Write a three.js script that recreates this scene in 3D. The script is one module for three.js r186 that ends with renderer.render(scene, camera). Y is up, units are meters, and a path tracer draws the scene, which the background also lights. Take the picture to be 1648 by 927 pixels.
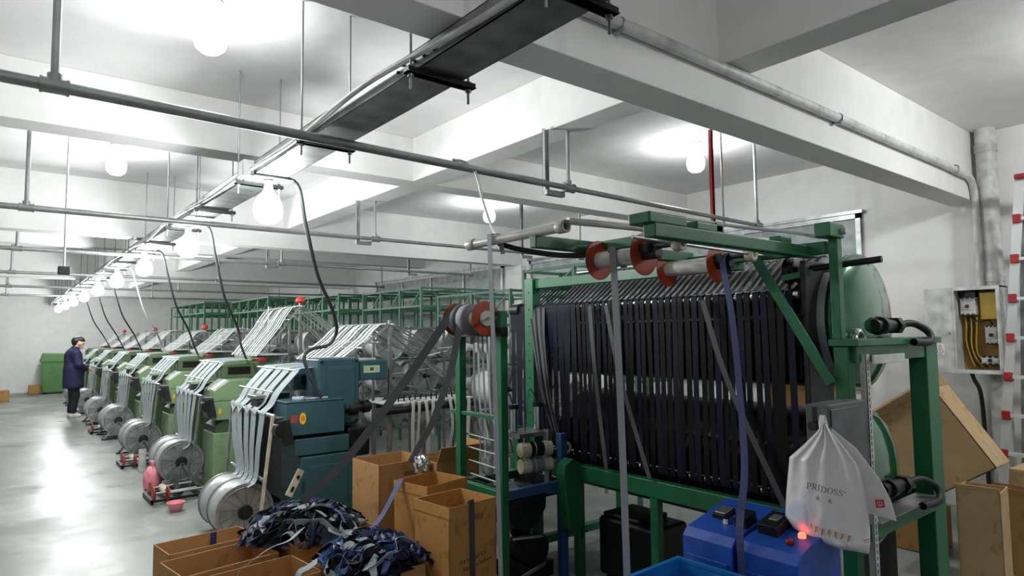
import * as THREE from 'three';
import { RoundedBoxGeometry } from 'three/addons/geometries/RoundedBoxGeometry.js';
import { mergeGeometries } from 'three/addons/utils/BufferGeometryUtils.js';
import { MarchingCubes } from 'three/addons/objects/MarchingCubes.js';

// ---------------------------------------------------------------- camera, light, exposure
const scene = new THREE.Scene();
scene.background = new THREE.Color(0x05070a);
const camera = new THREE.PerspectiveCamera(48.22, 1648 / 927, 0.05, 100);
camera.position.set(0, 1.68, 0);
camera.rotation.set(THREE.MathUtils.degToRad(4.04), THREE.MathUtils.degToRad(-38.7), THREE.MathUtils.degToRad(-0.64), 'YXZ');
const renderer = new THREE.WebGLRenderer({ antialias: true });
renderer.toneMapping = THREE.LinearToneMapping;
renderer.toneMappingExposure = 0.345;
renderer.shadowMap.enabled = true;
const BULB = { ceiling: 8, back: 22, backAisle: 12, tray: 20, color: new THREE.Color(0.97, 1.0, 0.985) };

// ---------------------------------------------------------------- helpers
let seed = 7;
const rnd = () => { seed = (seed * 1664525 + 1013904223) >>> 0; return seed / 4294967296; };
const rr = (a, b) => a + (b - a) * rnd();
const V = (x, y, z) => new THREE.Vector3(x, y, z);
const used = {};
function numbered(name) { const n = used[name] = (used[name] ?? -1) + 1; return n ? `${name}_${String(n).padStart(3, '0')}` : name; }
function boxUV(g) {
  const p = g.attributes.position, n = g.attributes.normal, uv = new Float32Array(p.count * 2);
  for (let i = 0; i < p.count; i += 3) {
    let ax = 0, ay = 0, az = 0;
    for (let k = 0; k < 3; k++) { ax += n.getX(i + k); ay += n.getY(i + k); az += n.getZ(i + k); }
    ax = Math.abs(ax); ay = Math.abs(ay); az = Math.abs(az);
    for (let k = 0; k < 3; k++) {
      const x = p.getX(i + k), y = p.getY(i + k), z = p.getZ(i + k), j = (i + k) * 2;
      if (ax >= ay && ax >= az) { uv[j] = z; uv[j + 1] = y; } else if (ay >= az) { uv[j] = x; uv[j + 1] = z; } else { uv[j] = x; uv[j + 1] = y; }
    }
  }
  g.setAttribute('uv', new THREE.BufferAttribute(uv, 2));
  return g;
}
function prep(g) {
  let h = g.index ? g.toNonIndexed() : g;
  for (const k of Object.keys(h.attributes)) if (!['position', 'normal'].includes(k)) h.deleteAttribute(k);
  if (!h.attributes.normal) h.computeVertexNormals();
  return h;
}
function obj(name, geos, mat, parent = scene) {
  geos = Array.isArray(geos) ? geos : [geos];
  const g = boxUV(geos.length > 1 ? mergeGeometries(geos.map(prep)) : prep(geos[0]));
  const m = new THREE.Mesh(g, mat);
  m.name = parent === scene ? numbered(name) : name;
  m.castShadow = m.receiveShadow = true;
  parent.add(m);
  return m;
}
function thing(name, label, category, pos = [0, 0, 0], group, ry = 0) {
  const o = new THREE.Group(); o.name = numbered(name); o.position.set(...pos); o.rotation.y = ry;
  o.userData = { label, category }; if (group) o.userData.group = group;
  scene.add(o); return o;
}
function tag(o, label, category, group, kind) { o.userData = { label, category }; if (group) o.userData.group = group; if (kind) o.userData.kind = kind; return o; }
function struct(name, geos, mat) { const o = obj(name, geos, mat); o.userData = { kind: 'structure', label: name.replace(/_/g, ' '), category: name.split('_')[0] }; return o; }
function copy(o, pos, label, group, ry) { const c = o.clone(); c.name = numbered(o.name.replace(/_\d{3}$/, '')); c.userData = { ...o.userData }; if (pos) c.position.set(...pos); if (label) c.userData.label = label; if (group) c.userData.group = group; if (ry !== undefined) c.rotation.y = ry; scene.add(c); return c; }
// geometries
const place = (g, pos, rot) => { if (rot) { g.rotateX(rot[0]); g.rotateY(rot[1]); g.rotateZ(rot[2]); } if (pos) g.translate(...pos); return g; };
function bx(x0, x1, y0, y1, z0, z1, r = 0) {
  const w = Math.abs(x1 - x0), h = Math.abs(y1 - y0), d = Math.abs(z1 - z0);
  const g = r ? new RoundedBoxGeometry(w, h, d, 2, Math.min(r, w / 2.01, h / 2.01, d / 2.01)) : new THREE.BoxGeometry(w, h, d);
  return g.translate((x0 + x1) / 2, (y0 + y1) / 2, (z0 + z1) / 2);
}
function cyl(a, b, r, seg = 12, r2) {   // rod between two points
  const A = V(...a), B = V(...b), L = A.distanceTo(B);
  const g = new THREE.CylinderGeometry(r2 ?? r, r, L, seg);
  const q = new THREE.Quaternion().setFromUnitVectors(V(0, 1, 0), B.clone().sub(A).normalize());
  g.applyQuaternion(q); const c = A.add(B).multiplyScalar(0.5); return g.translate(c.x, c.y, c.z);
}
function bar(a, b, w, h) {   // rectangular bar between two points, h across in the vertical plane
  const A = V(...a), B = V(...b), d = B.clone().sub(A), L = d.length(); d.normalize();
  let up = V(0, 1, 0); if (Math.abs(d.y) > 0.98) up = V(0, 0, 1);
  const x = new THREE.Vector3().crossVectors(up, d).normalize(), y = new THREE.Vector3().crossVectors(d, x);
  const m = new THREE.Matrix4().makeBasis(x, y, d); const g = new THREE.BoxGeometry(w, h ?? w, L); g.applyMatrix4(m);
  const c = A.add(B).multiplyScalar(0.5); return g.translate(c.x, c.y, c.z);
}
function tube(pts, r, n = 40, seg = 8, closed = false) { return new THREE.TubeGeometry(new THREE.CatmullRomCurve3(pts.map(p => V(...p)), closed), n, r, seg, closed); }
function lathe(prof, axis = 'y', seg = 32) { const g = new THREE.LatheGeometry(prof.map(p => new THREE.Vector2(p[0], p[1])), seg); if (axis === 'z') g.rotateX(Math.PI / 2); if (axis === 'x') g.rotateZ(-Math.PI / 2); return g; }
function disc(r, t, axis = 'z', seg = 36, c = 0.004) { return lathe([[0, -t / 2], [r - c, -t / 2], [r, -t / 2 + c], [r, t / 2 - c], [r - c, t / 2], [0, t / 2]], axis, seg); }
function prism(poly, d, bevel = 0) {   // polygon in xy extruded along z from 0 to d
  const s = new THREE.Shape(poly.map(p => new THREE.Vector2(p[0], p[1])));
  return new THREE.ExtrudeGeometry(s, { depth: d, bevelEnabled: bevel > 0, bevelSize: bevel, bevelThickness: bevel, bevelSegments: 2, curveSegments: 20 });
}
// flat strip along a path with thickness: pts [x,y,z], across = unit width direction per path (or fn)
function strip(pts, wd, t, across, n = 30, twist = 0) {
  const c = new THREE.CatmullRomCurve3(pts.map(p => V(...p)), false, 'catmullrom', 0.5), pos = [], idx = [];
  const ac = V(...across).normalize();
  for (let i = 0; i <= n; i++) {
    const u = i / n, p = c.getPoint(u), tg = c.getTangent(u);
    const a = ac.clone().addScaledVector(tg, -ac.dot(tg)).normalize(); if (twist) a.applyAxisAngle(tg, twist * u);
    const nn = new THREE.Vector3().crossVectors(tg, a).normalize(), w = typeof wd === 'function' ? wd(u) : wd;
    for (const [sa, sn] of [[-1, -1], [1, -1], [1, 1], [-1, 1]]) { const q = p.clone().addScaledVector(a, sa * w / 2).addScaledVector(nn, sn * t / 2); pos.push(q.x, q.y, q.z); }
    if (i < n) for (let k = 0; k < 4; k++) { const a0 = i * 4 + k, a1 = i * 4 + (k + 1) % 4; idx.push(a0, a1, a1 + 4, a0, a1 + 4, a0 + 4); }
  }
  idx.push(0, 3, 2, 0, 2, 1); const e = n * 4; idx.push(e, e + 1, e + 2, e, e + 2, e + 3);
  const g = new THREE.BufferGeometry(); g.setAttribute('position', new THREE.Float32BufferAttribute(pos, 3)); g.setIndex(idx);
  const h = g.toNonIndexed(); h.computeVertexNormals(); return h;
}
// ---------------------------------------------------------------- procedural textures
function hash(x, y, s) { let h = (x * 374761393 + y * 668265263 + s * 974711) | 0; h = Math.imul(h ^ (h >>> 13), 1274126177); return ((h ^ (h >>> 16)) >>> 0) / 4294967296; }
function vnoise(x, y, per, s) {
  const xi = Math.floor(x), yi = Math.floor(y), fx = x - xi, fy = y - yi, w = v => ((v % per) + per) % per, sm = t => t * t * (3 - 2 * t);
  const a = hash(w(xi), w(yi), s), b = hash(w(xi + 1), w(yi), s), c = hash(w(xi), w(yi + 1), s), d = hash(w(xi + 1), w(yi + 1), s), u = sm(fx), v = sm(fy);
  return a + (b - a) * u + (c - a) * v + (a - b - c + d) * u * v;
}
function fbm(u, v, f, oct, s) { let r = 0, a = 0.5, t = 0; for (let o = 0; o < oct; o++) { r += a * vnoise(u * f, v * f, f, s + o); t += a; a *= 0.5; f *= 2; } return r / t; }
function tex(n, metres, fn, srgb = true) {
  const d = new Uint8Array(n * n * 4);
  for (let j = 0; j < n; j++) for (let i = 0; i < n; i++) { const c = fn(i / n, j / n), k = (j * n + i) * 4; for (let q = 0; q < 3; q++) d[k + q] = Math.max(0, Math.min(255, (c[q] ?? c[0]) * 255)); d[k + 3] = 255; }
  const t = new THREE.DataTexture(d, n, n); t.wrapS = t.wrapT = THREE.RepeatWrapping; t.magFilter = THREE.LinearFilter; t.minFilter = THREE.LinearMipmapLinearFilter; t.generateMipmaps = true;
  if (srgb) t.colorSpace = THREE.SRGBColorSpace; t.repeat.set(1 / metres, 1 / metres); t.needsUpdate = true; return t;
}
const sstep = (a, b, x) => { x = Math.max(0, Math.min(1, (x - a) / (b - a))); return x * x * (3 - 2 * x); };
const T = {
  wall: tex(512, 3.1, (u, v) => { const a = fbm(u, v, 4, 5, 1), b = fbm(u, v, 24, 3, 9), st = sstep(0.66, 0.8, fbm(u, v, 10, 4, 21)) * 0.02, pit = sstep(0.8, 0.86, vnoise(u * 60, v * 60, 60, 5)) * 0; const k = 0.955 + 0.06 * (a - 0.5) + 0.04 * (b - 0.5) - st - pit; return [k, k * 0.997, k * 0.997]; }),
  wallB: tex(512, 2.3, (u, v) => [0.5 + 0.6 * (fbm(u, v, 8, 5, 3) - 0.5)], false),
  floor: tex(1024, 5.7, (u, v) => { const a = fbm(u, v, 3, 6, 31), b = fbm(u, v, 16, 4, 37), st = sstep(0.56, 0.7, fbm(u, v, 7, 5, 41)) * 0.13, cr = sstep(0.62, 0.72, b) * 0.06; const k = 0.70 + 0.16 * (a - 0.5) + 0.08 * (b - 0.5) - st + cr; return [k * 0.985, k, k * 0.985]; }),
  floorR: tex(512, 3.7, (u, v) => [0.36 + 0.32 * (fbm(u, v, 6, 5, 51) - 0.5) + 0.2 * sstep(0.55, 0.7, fbm(u, v, 5, 4, 53))], false),
  floorB: tex(512, 2.9, (u, v) => [fbm(u, v, 6, 4, 61)], false),
  grain: tex(256, 0.5, (u, v) => { const a = fbm(u, v, 6, 5, 71); return [0.84 + 0.3 * (a - 0.5)]; }),
  dirt: tex(512, 0.9, (u, v) => { const a = fbm(u, v, 5, 5, 81), d = sstep(0.6, 0.72, fbm(u, v, 9, 5, 83)); const k = 0.95 + 0.1 * (a - 0.5) - 0.07 * d; return [k, k, k * 0.98]; }),
  card: tex(512, 0.6, (u, v) => { const a = fbm(u, v, 5, 5, 91), l = 0.5 + 0.5 * Math.sin(u * Math.PI * 2 * 90), d = sstep(0.62, 0.74, fbm(u, v, 7, 4, 93)); const k = 0.93 + 0.1 * (a - 0.5) - 0.025 * l - 0.1 * d; return [k, k * (1 - 0.02 * d), k * (1 - 0.05 * d)]; }),
  weave: tex(128, 0.03, (u, v) => { const a = 0.5 + 0.5 * Math.sin(u * Math.PI * 16) * Math.sin(v * Math.PI * 16); return [0.8 + 0.2 * a]; }),
  threads: tex(256, 0.12, (u, v) => { const k = 0.72 + 0.28 * vnoise(u * 64, 0.5, 64, 101) + 0.08 * (fbm(u, v, 8, 3, 103) - 0.5); return [k]; }),
};
const mats = {};
function mat(hex, o = {}) {
  const m = new THREE.MeshPhysicalMaterial({ color: hex, roughness: 0.6, ...o }); return m;
}
const M = {
  wall: mat(0xf4f4f3, { map: T.wall, bumpMap: T.wallB, bumpScale: 0.004, roughness: 0.85 }),
  beam: mat(0xf4f4f3, { map: T.wall, bumpMap: T.wallB, bumpScale: 0.006, roughness: 0.85 }),
  ceiling: mat(0xf3f3f3, { map: T.wall, bumpMap: T.wallB, bumpScale: 0.004, roughness: 0.9 }),
  floor: mat(0xbfc1bf, { map: T.floor, roughnessMap: T.floorR, roughness: 1.0, bumpMap: T.floorB, bumpScale: 0.006, specularIntensity: 0.5 }),
  glassGrey: mat(0xb2bebe, { roughness: 0.35, map: T.grain }),
  aluWhite: mat(0xd6d8d9, { metalness: 0.25, roughness: 0.4 }),
  alu: mat(0xc9ccce, { metalness: 0.85, roughness: 0.38, map: T.grain }),
  galv: mat(0xa4a8a8, { metalness: 0.75, roughness: 0.45, map: T.grain }),
  pipe: mat(0xb8bcba, { metalness: 0.55, roughness: 0.42, map: T.grain }),
  steel: mat(0xd2d4d6, { metalness: 1, roughness: 0.18 }),
  steelDrum: mat(0xd8dadc, { metalness: 0.6, roughness: 0.5 }),
  darkSteel: mat(0x3c3e40, { metalness: 0.7, roughness: 0.42, map: T.grain }),
  black: mat(0x121314, { roughness: 0.45, map: T.grain }),
  rubber: mat(0x16181a, { roughness: 0.6 }),
  pvc: mat(0xe2e0d8, { roughness: 0.35, map: T.grain }),
  white: mat(0xe8e9e7, { roughness: 0.5, map: T.grain }),
  greenDark: mat(0x1d6743, { roughness: 0.38, map: T.dirt }),
  greenRack: mat(0x46705c, { roughness: 0.5, map: T.dirt }),
  greenBright: mat(0x4c8a66, { roughness: 0.5, map: T.dirt }),
  loom: mat(0x849e79, { roughness: 0.42, map: T.dirt }),
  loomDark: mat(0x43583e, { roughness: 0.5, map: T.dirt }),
  teal: mat(0x345660, { roughness: 0.4, map: T.dirt }),
  tealLight: mat(0x496c78, { roughness: 0.4, map: T.dirt }),
  orange: mat(0xb8441c, { roughness: 0.4, map: T.grain }),
  red: mat(0xb02a28, { roughness: 0.4, map: T.grain }),
  pink: mat(0xe58a98, { roughness: 0.45 }),
  cream: mat(0xe0d6bc, { roughness: 0.45, map: T.grain }),
  card: mat(0xb98a56, { roughness: 0.85, map: T.card }),
  cardOrange: mat(0xc08a48, { roughness: 0.8, map: T.card }),
  cardLight: mat(0xd2b184, { roughness: 0.85, map: T.card }),
  cardDark: mat(0x8d6640, { roughness: 0.9, map: T.card }),
  yarn: mat(0xeef0ee, { roughness: 0.8, map: T.threads }),
  thread: mat(0xe9eeea, { roughness: 0.75, map: T.threads }),
  ribbonNavy: mat(0x1d1f30, { roughness: 0.5, specularIntensity: 0.22, map: T.weave, sheen: 0.02, sheenRoughness: 0.4, sheenColor: new THREE.Color(0.5, 0.5, 0.6) }),
  ribbonBlack: mat(0x19191d, { roughness: 0.5, specularIntensity: 0.22, map: T.weave, sheen: 0.02, sheenRoughness: 0.4, sheenColor: new THREE.Color(0.5, 0.5, 0.5) }),
  ribbonGrey: mat(0x7d7f86, { roughness: 0.65, map: T.weave }),
  ribbonDarkGrey: mat(0x4b4d50, { roughness: 0.65, map: T.weave }),
  ribbonPale: mat(0xa3adb1, { roughness: 0.7, map: T.weave }),
  ribbonBlue: mat(0x3c5a8e, { roughness: 0.7, map: T.weave }),
  ribbonDeep: mat(0x2b3468, { roughness: 0.65, map: T.weave }),
  ribbonWhite: mat(0xe4e4de, { roughness: 0.75, map: T.weave }),
  cable: mat(0x2a2f30, { roughness: 0.5 }),
  blue: mat(0x1d4fb4, { roughness: 0.4, map: T.dirt }),
  crate: mat(0x2484d8, { roughness: 0.35, map: T.grain }),
  boxGrey: mat(0x6d7175, { roughness: 0.5, map: T.grain }),
  bulb: new THREE.MeshStandardMaterial({ color: 0xffffff, emissive: new THREE.Color(0.97, 1, 0.98), emissiveIntensity: 9, roughness: 0.4 }),
};
// ---------------------------------------------------------------- the room
const XW = 7.2, XL = -3.7, ZF = -25.4, ZN = 4.2, YC = 3.52;
struct('floor', bx(XL - 0.2, XW + 0.2, -0.2, 0, ZF - 0.2, ZN + 0.2), M.floor);
struct('ceiling', bx(XL - 0.2, XW + 0.2, YC, YC + 0.2, ZF - 0.2, ZN + 0.2), M.ceiling);
struct('wall_right', bx(XW, XW + 0.2, 0, YC, ZF, ZN), M.wall);
struct('wall_left', bx(XL - 0.2, XL, 0, YC, ZF, ZN), M.wall);
struct('wall_far', bx(XL, XW, 0, YC, ZF - 0.2, ZF), M.wall);
struct('wall_near', bx(XL, XW, 0, YC, ZN, ZN + 0.2), M.wall);
let trims = 0;
function beam(x0, x1, y0, z0, z1) { return struct('trim_' + (++trims), bx(x0, x1, y0, YC, z0, z1, 0.006), M.beam); }
for (const z of [4.0, -2.05, -8.8, -15.55, -22.3]) beam(XL, XW, 2.865, z - 0.115, z + 0.115);   // deep cross beams
for (const z of [-5.33, -12.1, -18.9]) beam(XL, XW, 3.11, z - 0.13, z + 0.13);   // shallow cross beams
for (const x of [3.115, -1.35]) beam(x - 0.12, x + 0.12, 3.11, ZF, ZN);                // lengthwise beams
for (const z of [-8.8, -15.55, -22.3]) struct('trim_' + (++trims), bx(XW - 0.12, XW, 0, 2.865, z - 0.22, z + 0.22, 0.006), M.beam);
function ceilAt(x, z) { let y = YC; for (const c of [4.0, -2.05, -8.8, -15.55, -22.3]) if (Math.abs(z - c) < 0.125) y = Math.min(y, 2.865); for (const c of [-5.33, -12.1, -18.9]) if (Math.abs(z - c) < 0.14) y = Math.min(y, 3.11); for (const c of [3.115, -1.35]) if (Math.abs(x - c) < 0.13) y = Math.min(y, 3.11); return y - 0.001; }
// windows on the right wall: frame, rails, mullions, grey frosted panes
function windowBank(n, z0, z1, count) {
  const o = new THREE.Group(); o.name = 'window_' + n; o.userData = { kind: 'structure', label: 'long window bank on the right wall', category: 'window' }; scene.add(o);
  const y0 = 1.05, y1 = 2.92, x = XW;
  obj('frame', [bx(x - 0.05, x, y1 - 0.05, y1, z1, z0), bx(x - 0.05, x, y0, y0 + 0.05, z1, z0), bx(x - 0.05, x, y0, y1, z0 - 0.05, z0), bx(x - 0.05, x, y0, y1, z1, z1 + 0.05)], M.alu, o);
  obj('top_rail', bx(x - 0.07, x, y1 + 0.002, y1 + 0.035, z1 - 0.03, z0 + 0.03), M.alu, o);
  const w = (z0 - z1 - 0.1) / count;
  for (let i = 0; i < count; i++) {
    const a = z0 - 0.05 - i * w;
    obj('pane', bx(x - 0.02, x - 0.005, y0 + 0.05, y1 - 0.05, a - w, a), M.glassGrey, o);
    if (i) obj('mullion', bx(x - 0.045, x, y0 + 0.05, y1 - 0.05, a - 0.025, a + 0.025), M.alu, o);
  }
}
windowBank(1, -2.98, -8.45, 4);
windowBank(2, -9.2, -14.2, 4);
// ---------------------------------------------------------------- lamps
function bulbGeo(r, h) { return lathe([[0, -h], [r * 0.55, -h + r * 0.12], [r * 0.88, -h + r * 0.42], [r, -h + r * 0.95], [r * 0.97, -h + r * 1.4], [r * 0.72, -h + r * 2.0], [r * 0.4, -0.055], [r * 0.34, -0.045], [0, -0.045]], 'y', 28); }
function lampHead(o, y, r, h, I) {   // socket, glowing bulb and its light, hanging from y
  const b = obj('bulb', bulbGeo(r, h).translate(0, y, 0), M.bulb, o); b.castShadow = false;
  const l = new THREE.PointLight(BULB.color, I); l.position.set(0, y - h * 0.6, 0); l.castShadow = true; l.shadow.radius = r / 0.02; o.add(l);
}
const ceilSpots = [
  [0.86, -3.69, 'white ceiling bulb nearest the camera, left of the cable tray'],
  [0.84, -7.06, 'white ceiling bulb beyond the nearer one, left of the cable tray'],
  [5.27, -3.69, 'white ceiling bulb above the dark green finishing machine'],
  [5.32, -7.13, 'small far ceiling bulb seen behind the white hanging cable'],
  [0.86, 1.0, 'ceiling bulb behind the viewer on the aisle side'],
  [5.27, -0.1, 'ceiling bulb behind the viewer on the wall side'],
];
for (const [x, z, label] of ceilSpots) {
  const o = thing('ceiling_lamp', label, 'lamp', [x, YC, z], undefined);
  obj('lamp_base', lathe([[0, 0], [0.062, 0], [0.066, -0.01], [0.05, -0.03], [0.032, -0.036], [0.03, -0.075], [0, -0.075]], 'y', 24), M.white, o);
  lampHead(o, -0.03, 0.088, 0.27, z > 0.5 ? BULB.backAisle : z > -1 ? BULB.back : BULB.ceiling);
}
// ---------------------------------------------------------------- cable tray with lamps along the aisle
const TX0 = 1.285, TX1 = 1.5, TY = 2.745;
{
  const o = thing('cable_tray', 'long grey galvanised cable tray hung below the ceiling along the aisle', 'cable tray');
  const zA = ZF + 0.05, zB = 2.5;
  obj('tray_bottom', bx(TX0, TX1, TY, TY + 0.004, zA, zB), M.galv, o);
  obj('tray_side', [bx(TX0, TX0 + 0.004, TY, TY + 0.085, zA, zB), bx(TX0, TX0 + 0.014, TY + 0.081, TY + 0.085, zA, zB)], M.galv, o);
  obj('tray_side', [bx(TX1 - 0.004, TX1, TY, TY + 0.085, zA, zB), bx(TX1 - 0.014, TX1, TY + 0.081, TY + 0.085, zA, zB)], M.galv, o);
  const zs = []; for (let z = 1.3; z > ZF + 0.5; z -= 1.17) zs.push(z); zs.push(-1.39, -2.2);
  for (const z of zs.filter(z => (z < -2.6 || z > -1.2 || z === -1.39 || z === -2.2))) {
    const b = obj('bracket', [bx(TX0 - 0.05, TX1 + 0.06, TY - 0.024, TY - 0.001, z - 0.02, z + 0.02), bx(TX0 - 0.05, TX1 + 0.06, TY - 0.024, TY - 0.02, z - 0.026, z + 0.026)], M.darkSteel, o);
    for (const rod of [cyl([TX0 - 0.028, TY - 0.09, z], [TX0 - 0.028, ceilAt(TX0 - 0.028, z), z], 0.0055, 8), cyl([TX1 + 0.035, TY - 0.09, z], [TX1 + 0.035, z === -2.2 || z === -1.39 ? TY + 0.09 : ceilAt(TX1 + 0.035, z), z], 0.0055, 8)]) obj('threaded_rod', rod, M.galv, b);
    for (const d of [-0.03, 0.004]) for (const x of [TX0 - 0.028, TX1 + 0.035]) obj('nut', new THREE.CylinderGeometry(0.013, 0.013, 0.012, 6).translate(x, TY + d - 0.003, z), M.galv, b);
  }
  for (let i = 0; i < 9; i++) obj('bolt', cyl([TX0 - 0.007, TY + 0.035 + 0.02 * (i % 2), -2.35 + i * 0.035], [TX0, TY + 0.035 + 0.02 * (i % 2), -2.35 + i * 0.035], 0.007, 8), M.darkSteel, o);
}
{
  const pts = []; for (let z = 1; z > -23; z -= 0.9) pts.push([TX0 - 0.022 + 0.006 * Math.sin(z * 3.1), TY + 0.03 + 0.018 * Math.sin(z * 1.7) + 0.012 * Math.sin(z * 4.1), z]);
  tag(obj('power_cable', tube(pts, 0.013, 220, 8), M.white), 'white cable tied along the aisle side of the cable tray', 'cable');
  const j = thing('junction_box', 'small white junction box clipped on the cable tray side', 'junction box', [TX0 - 0.04, TY + 0.02, -4.32]);
  obj('box_body', bx(-0.035, 0.035, -0.05, 0.06, -0.05, 0.05, 0.006), M.white, j);
  obj('box_lid', bx(-0.041, -0.036, -0.044, 0.054, -0.044, 0.044, 0.002), M.white, j);
}
const ord = ['first', 'second', 'third', 'fourth', 'fifth', 'sixth', 'seventh', 'eighth', 'ninth'];
for (let i = 0; i < 9; i++) {
  const o = thing('tray_lamp', `bright bulb under the cable tray, ${ord[i]} from the camera`, 'lamp', [1.39, TY - 0.003, -4.33 - 2.3 * i], 'bulbs hanging below the cable tray');
  obj('lamp_plate', bx(-0.14, 0.15, -0.016, -0.004, -0.06, 0.06, 0.003), M.galv, o);
  obj('socket', lathe([[0, -0.016], [0.03, -0.016], [0.034, -0.03], [0.024, -0.05], [0.03, -0.062], [0.028, -0.085], [0, -0.085]], 'y', 20), M.white, o);
  lampHead(o, -0.045, 0.094, 0.275, BULB.tray);
}
// ---------------------------------------------------------------- sprinkler pipes across the hall
const pipeWords = ['nearest sprinkler pipe crossing below the cable tray in front of the first bulb', 'second sprinkler pipe across the hall, just past the first bulb', 'third sprinkler pipe across the hall', 'fourth sprinkler pipe across the hall', 'fifth sprinkler pipe across the hall', 'farthest sprinkler pipe across the hall'];
[-3.19, -6.22, -9.11, -12.4, -15.7, -18.8].forEach((z, i) => {
  const y = 2.70, x1 = i === 0 ? 5.75 : i === 1 ? 6.2 : 6.4, zz = x => i === 0 ? z - (x - 0.5) * 0.036 + 0.04 : z;
  const o = thing('sprinkler_pipe', pipeWords[i], 'pipe');
  obj('main_pipe', [cyl([-3.6, y, zz(-3.6)], [2.9, y, zz(2.9)], 0.0245, 16), cyl([2.9, y, zz(2.9)], [x1, y, zz(x1)], 0.019, 16)], M.pipe, o);
  for (const x of [-2.9, 0.15, 3.12, x1 - 0.02]) {
    const t = obj('tee', [cyl([x - 0.045, y, zz(x)], [x + 0.045, y, zz(x)], 0.031, 16), cyl([x, y, zz(x)], [x, y + 0.05, zz(x)], 0.027, 14), cyl([x - 0.05, y, zz(x)], [x - 0.04, y, zz(x)], 0.034, 16), cyl([x + 0.04, y, zz(x)], [x + 0.05, y, zz(x)], 0.034, 16)], M.pipe, o);
    obj('riser', cyl([x, y + 0.03, zz(x)], [x, ceilAt(x, zz(x)), zz(x)], 0.0155, 12), M.pipe, t);
  }
  if (i < 3) for (const [x, red] of i === 0 ? [[2.96, false], [5.06, true]] : [[2.95, false], [5.2, false]]) {
    const s = obj('hanger_channel', [bx(x - 0.02, x + 0.02, y - 0.06, x < 3.3 ? 3.109 : YC - 0.001, zz(x) - 0.075, zz(x) - 0.071), bx(x - 0.02, x - 0.016, y - 0.06, x < 3.3 ? 3.109 : YC - 0.001, zz(x) - 0.075, zz(x) - 0.05), bx(x + 0.016, x + 0.02, y - 0.06, x < 3.3 ? 3.109 : YC - 0.001, zz(x) - 0.075, zz(x) - 0.05)], red ? M.red : M.alu, o);
    obj('cross_bar', bx(x - 0.03, x + 0.14, y - 0.065, y - 0.03, zz(x) - 0.06, zz(x) - 0.02), M.galv, s);
    if (red) obj('hanger_rod', cyl([x + 0.13, y - 0.05, zz(x) - 0.04], [x + 0.13, YC - 0.001, zz(x) - 0.04], 0.009, 10), M.pipe, s);
  }
});
// conduit along the deep beam and down to the electric cabinet
{
  const o = thing('white_conduit', 'thick white conduit along the deep beam turning down the right wall', 'conduit');
  const z = -1.9; obj('conduit_pipe', tube([[0.9, 3.08, z], [3, 3.08, z], [5, 3.075, z], [6.6, 3.06, z], [6.92, 3.03, z], [6.99, 2.9, z - 0.0], [6.99, 2.5, z], [6.99, 2.06, z]], 0.03, 120, 14), M.white, o);
  for (const x of [2.16, 4.3, 6.5]) obj('clamp', [new THREE.TorusGeometry(0.034, 0.006, 8, 20).rotateY(Math.PI / 2).translate(x, 3.072, z), bx(x - 0.012, x + 0.012, 3.04, 3.05, z - 0.035, z + 0.03)], M.alu, o);
  const d = thing('drain_pipe', 'wide white drain pipe standing in the corner beside the beam end', 'pipe', [7.09, 0, -1.82]);
  obj('pipe_body', cyl([0, 0, 0], [0, YC, 0], 0.08, 24), M.white, d);
  for (const y of [2.1, 3.3]) obj('pipe_collar', cyl([0, y, 0], [0, y + 0.07, 0], 0.088, 24), M.white, d);
}
// black box on the ceiling far left
{
  const o = thing('ceiling_speaker', 'small black box hung under the far left pipes', 'box', [0.45, 2.28, -6.9]);
  obj('box_body', bx(-0.045, 0.045, -0.035, 0.035, -0.04, 0.04, 0.006), M.black, o); obj('bracket', cyl([0, 0.03, 0], [0, YC - 2.28, 0], 0.008, 8), M.white, o);
}
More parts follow.
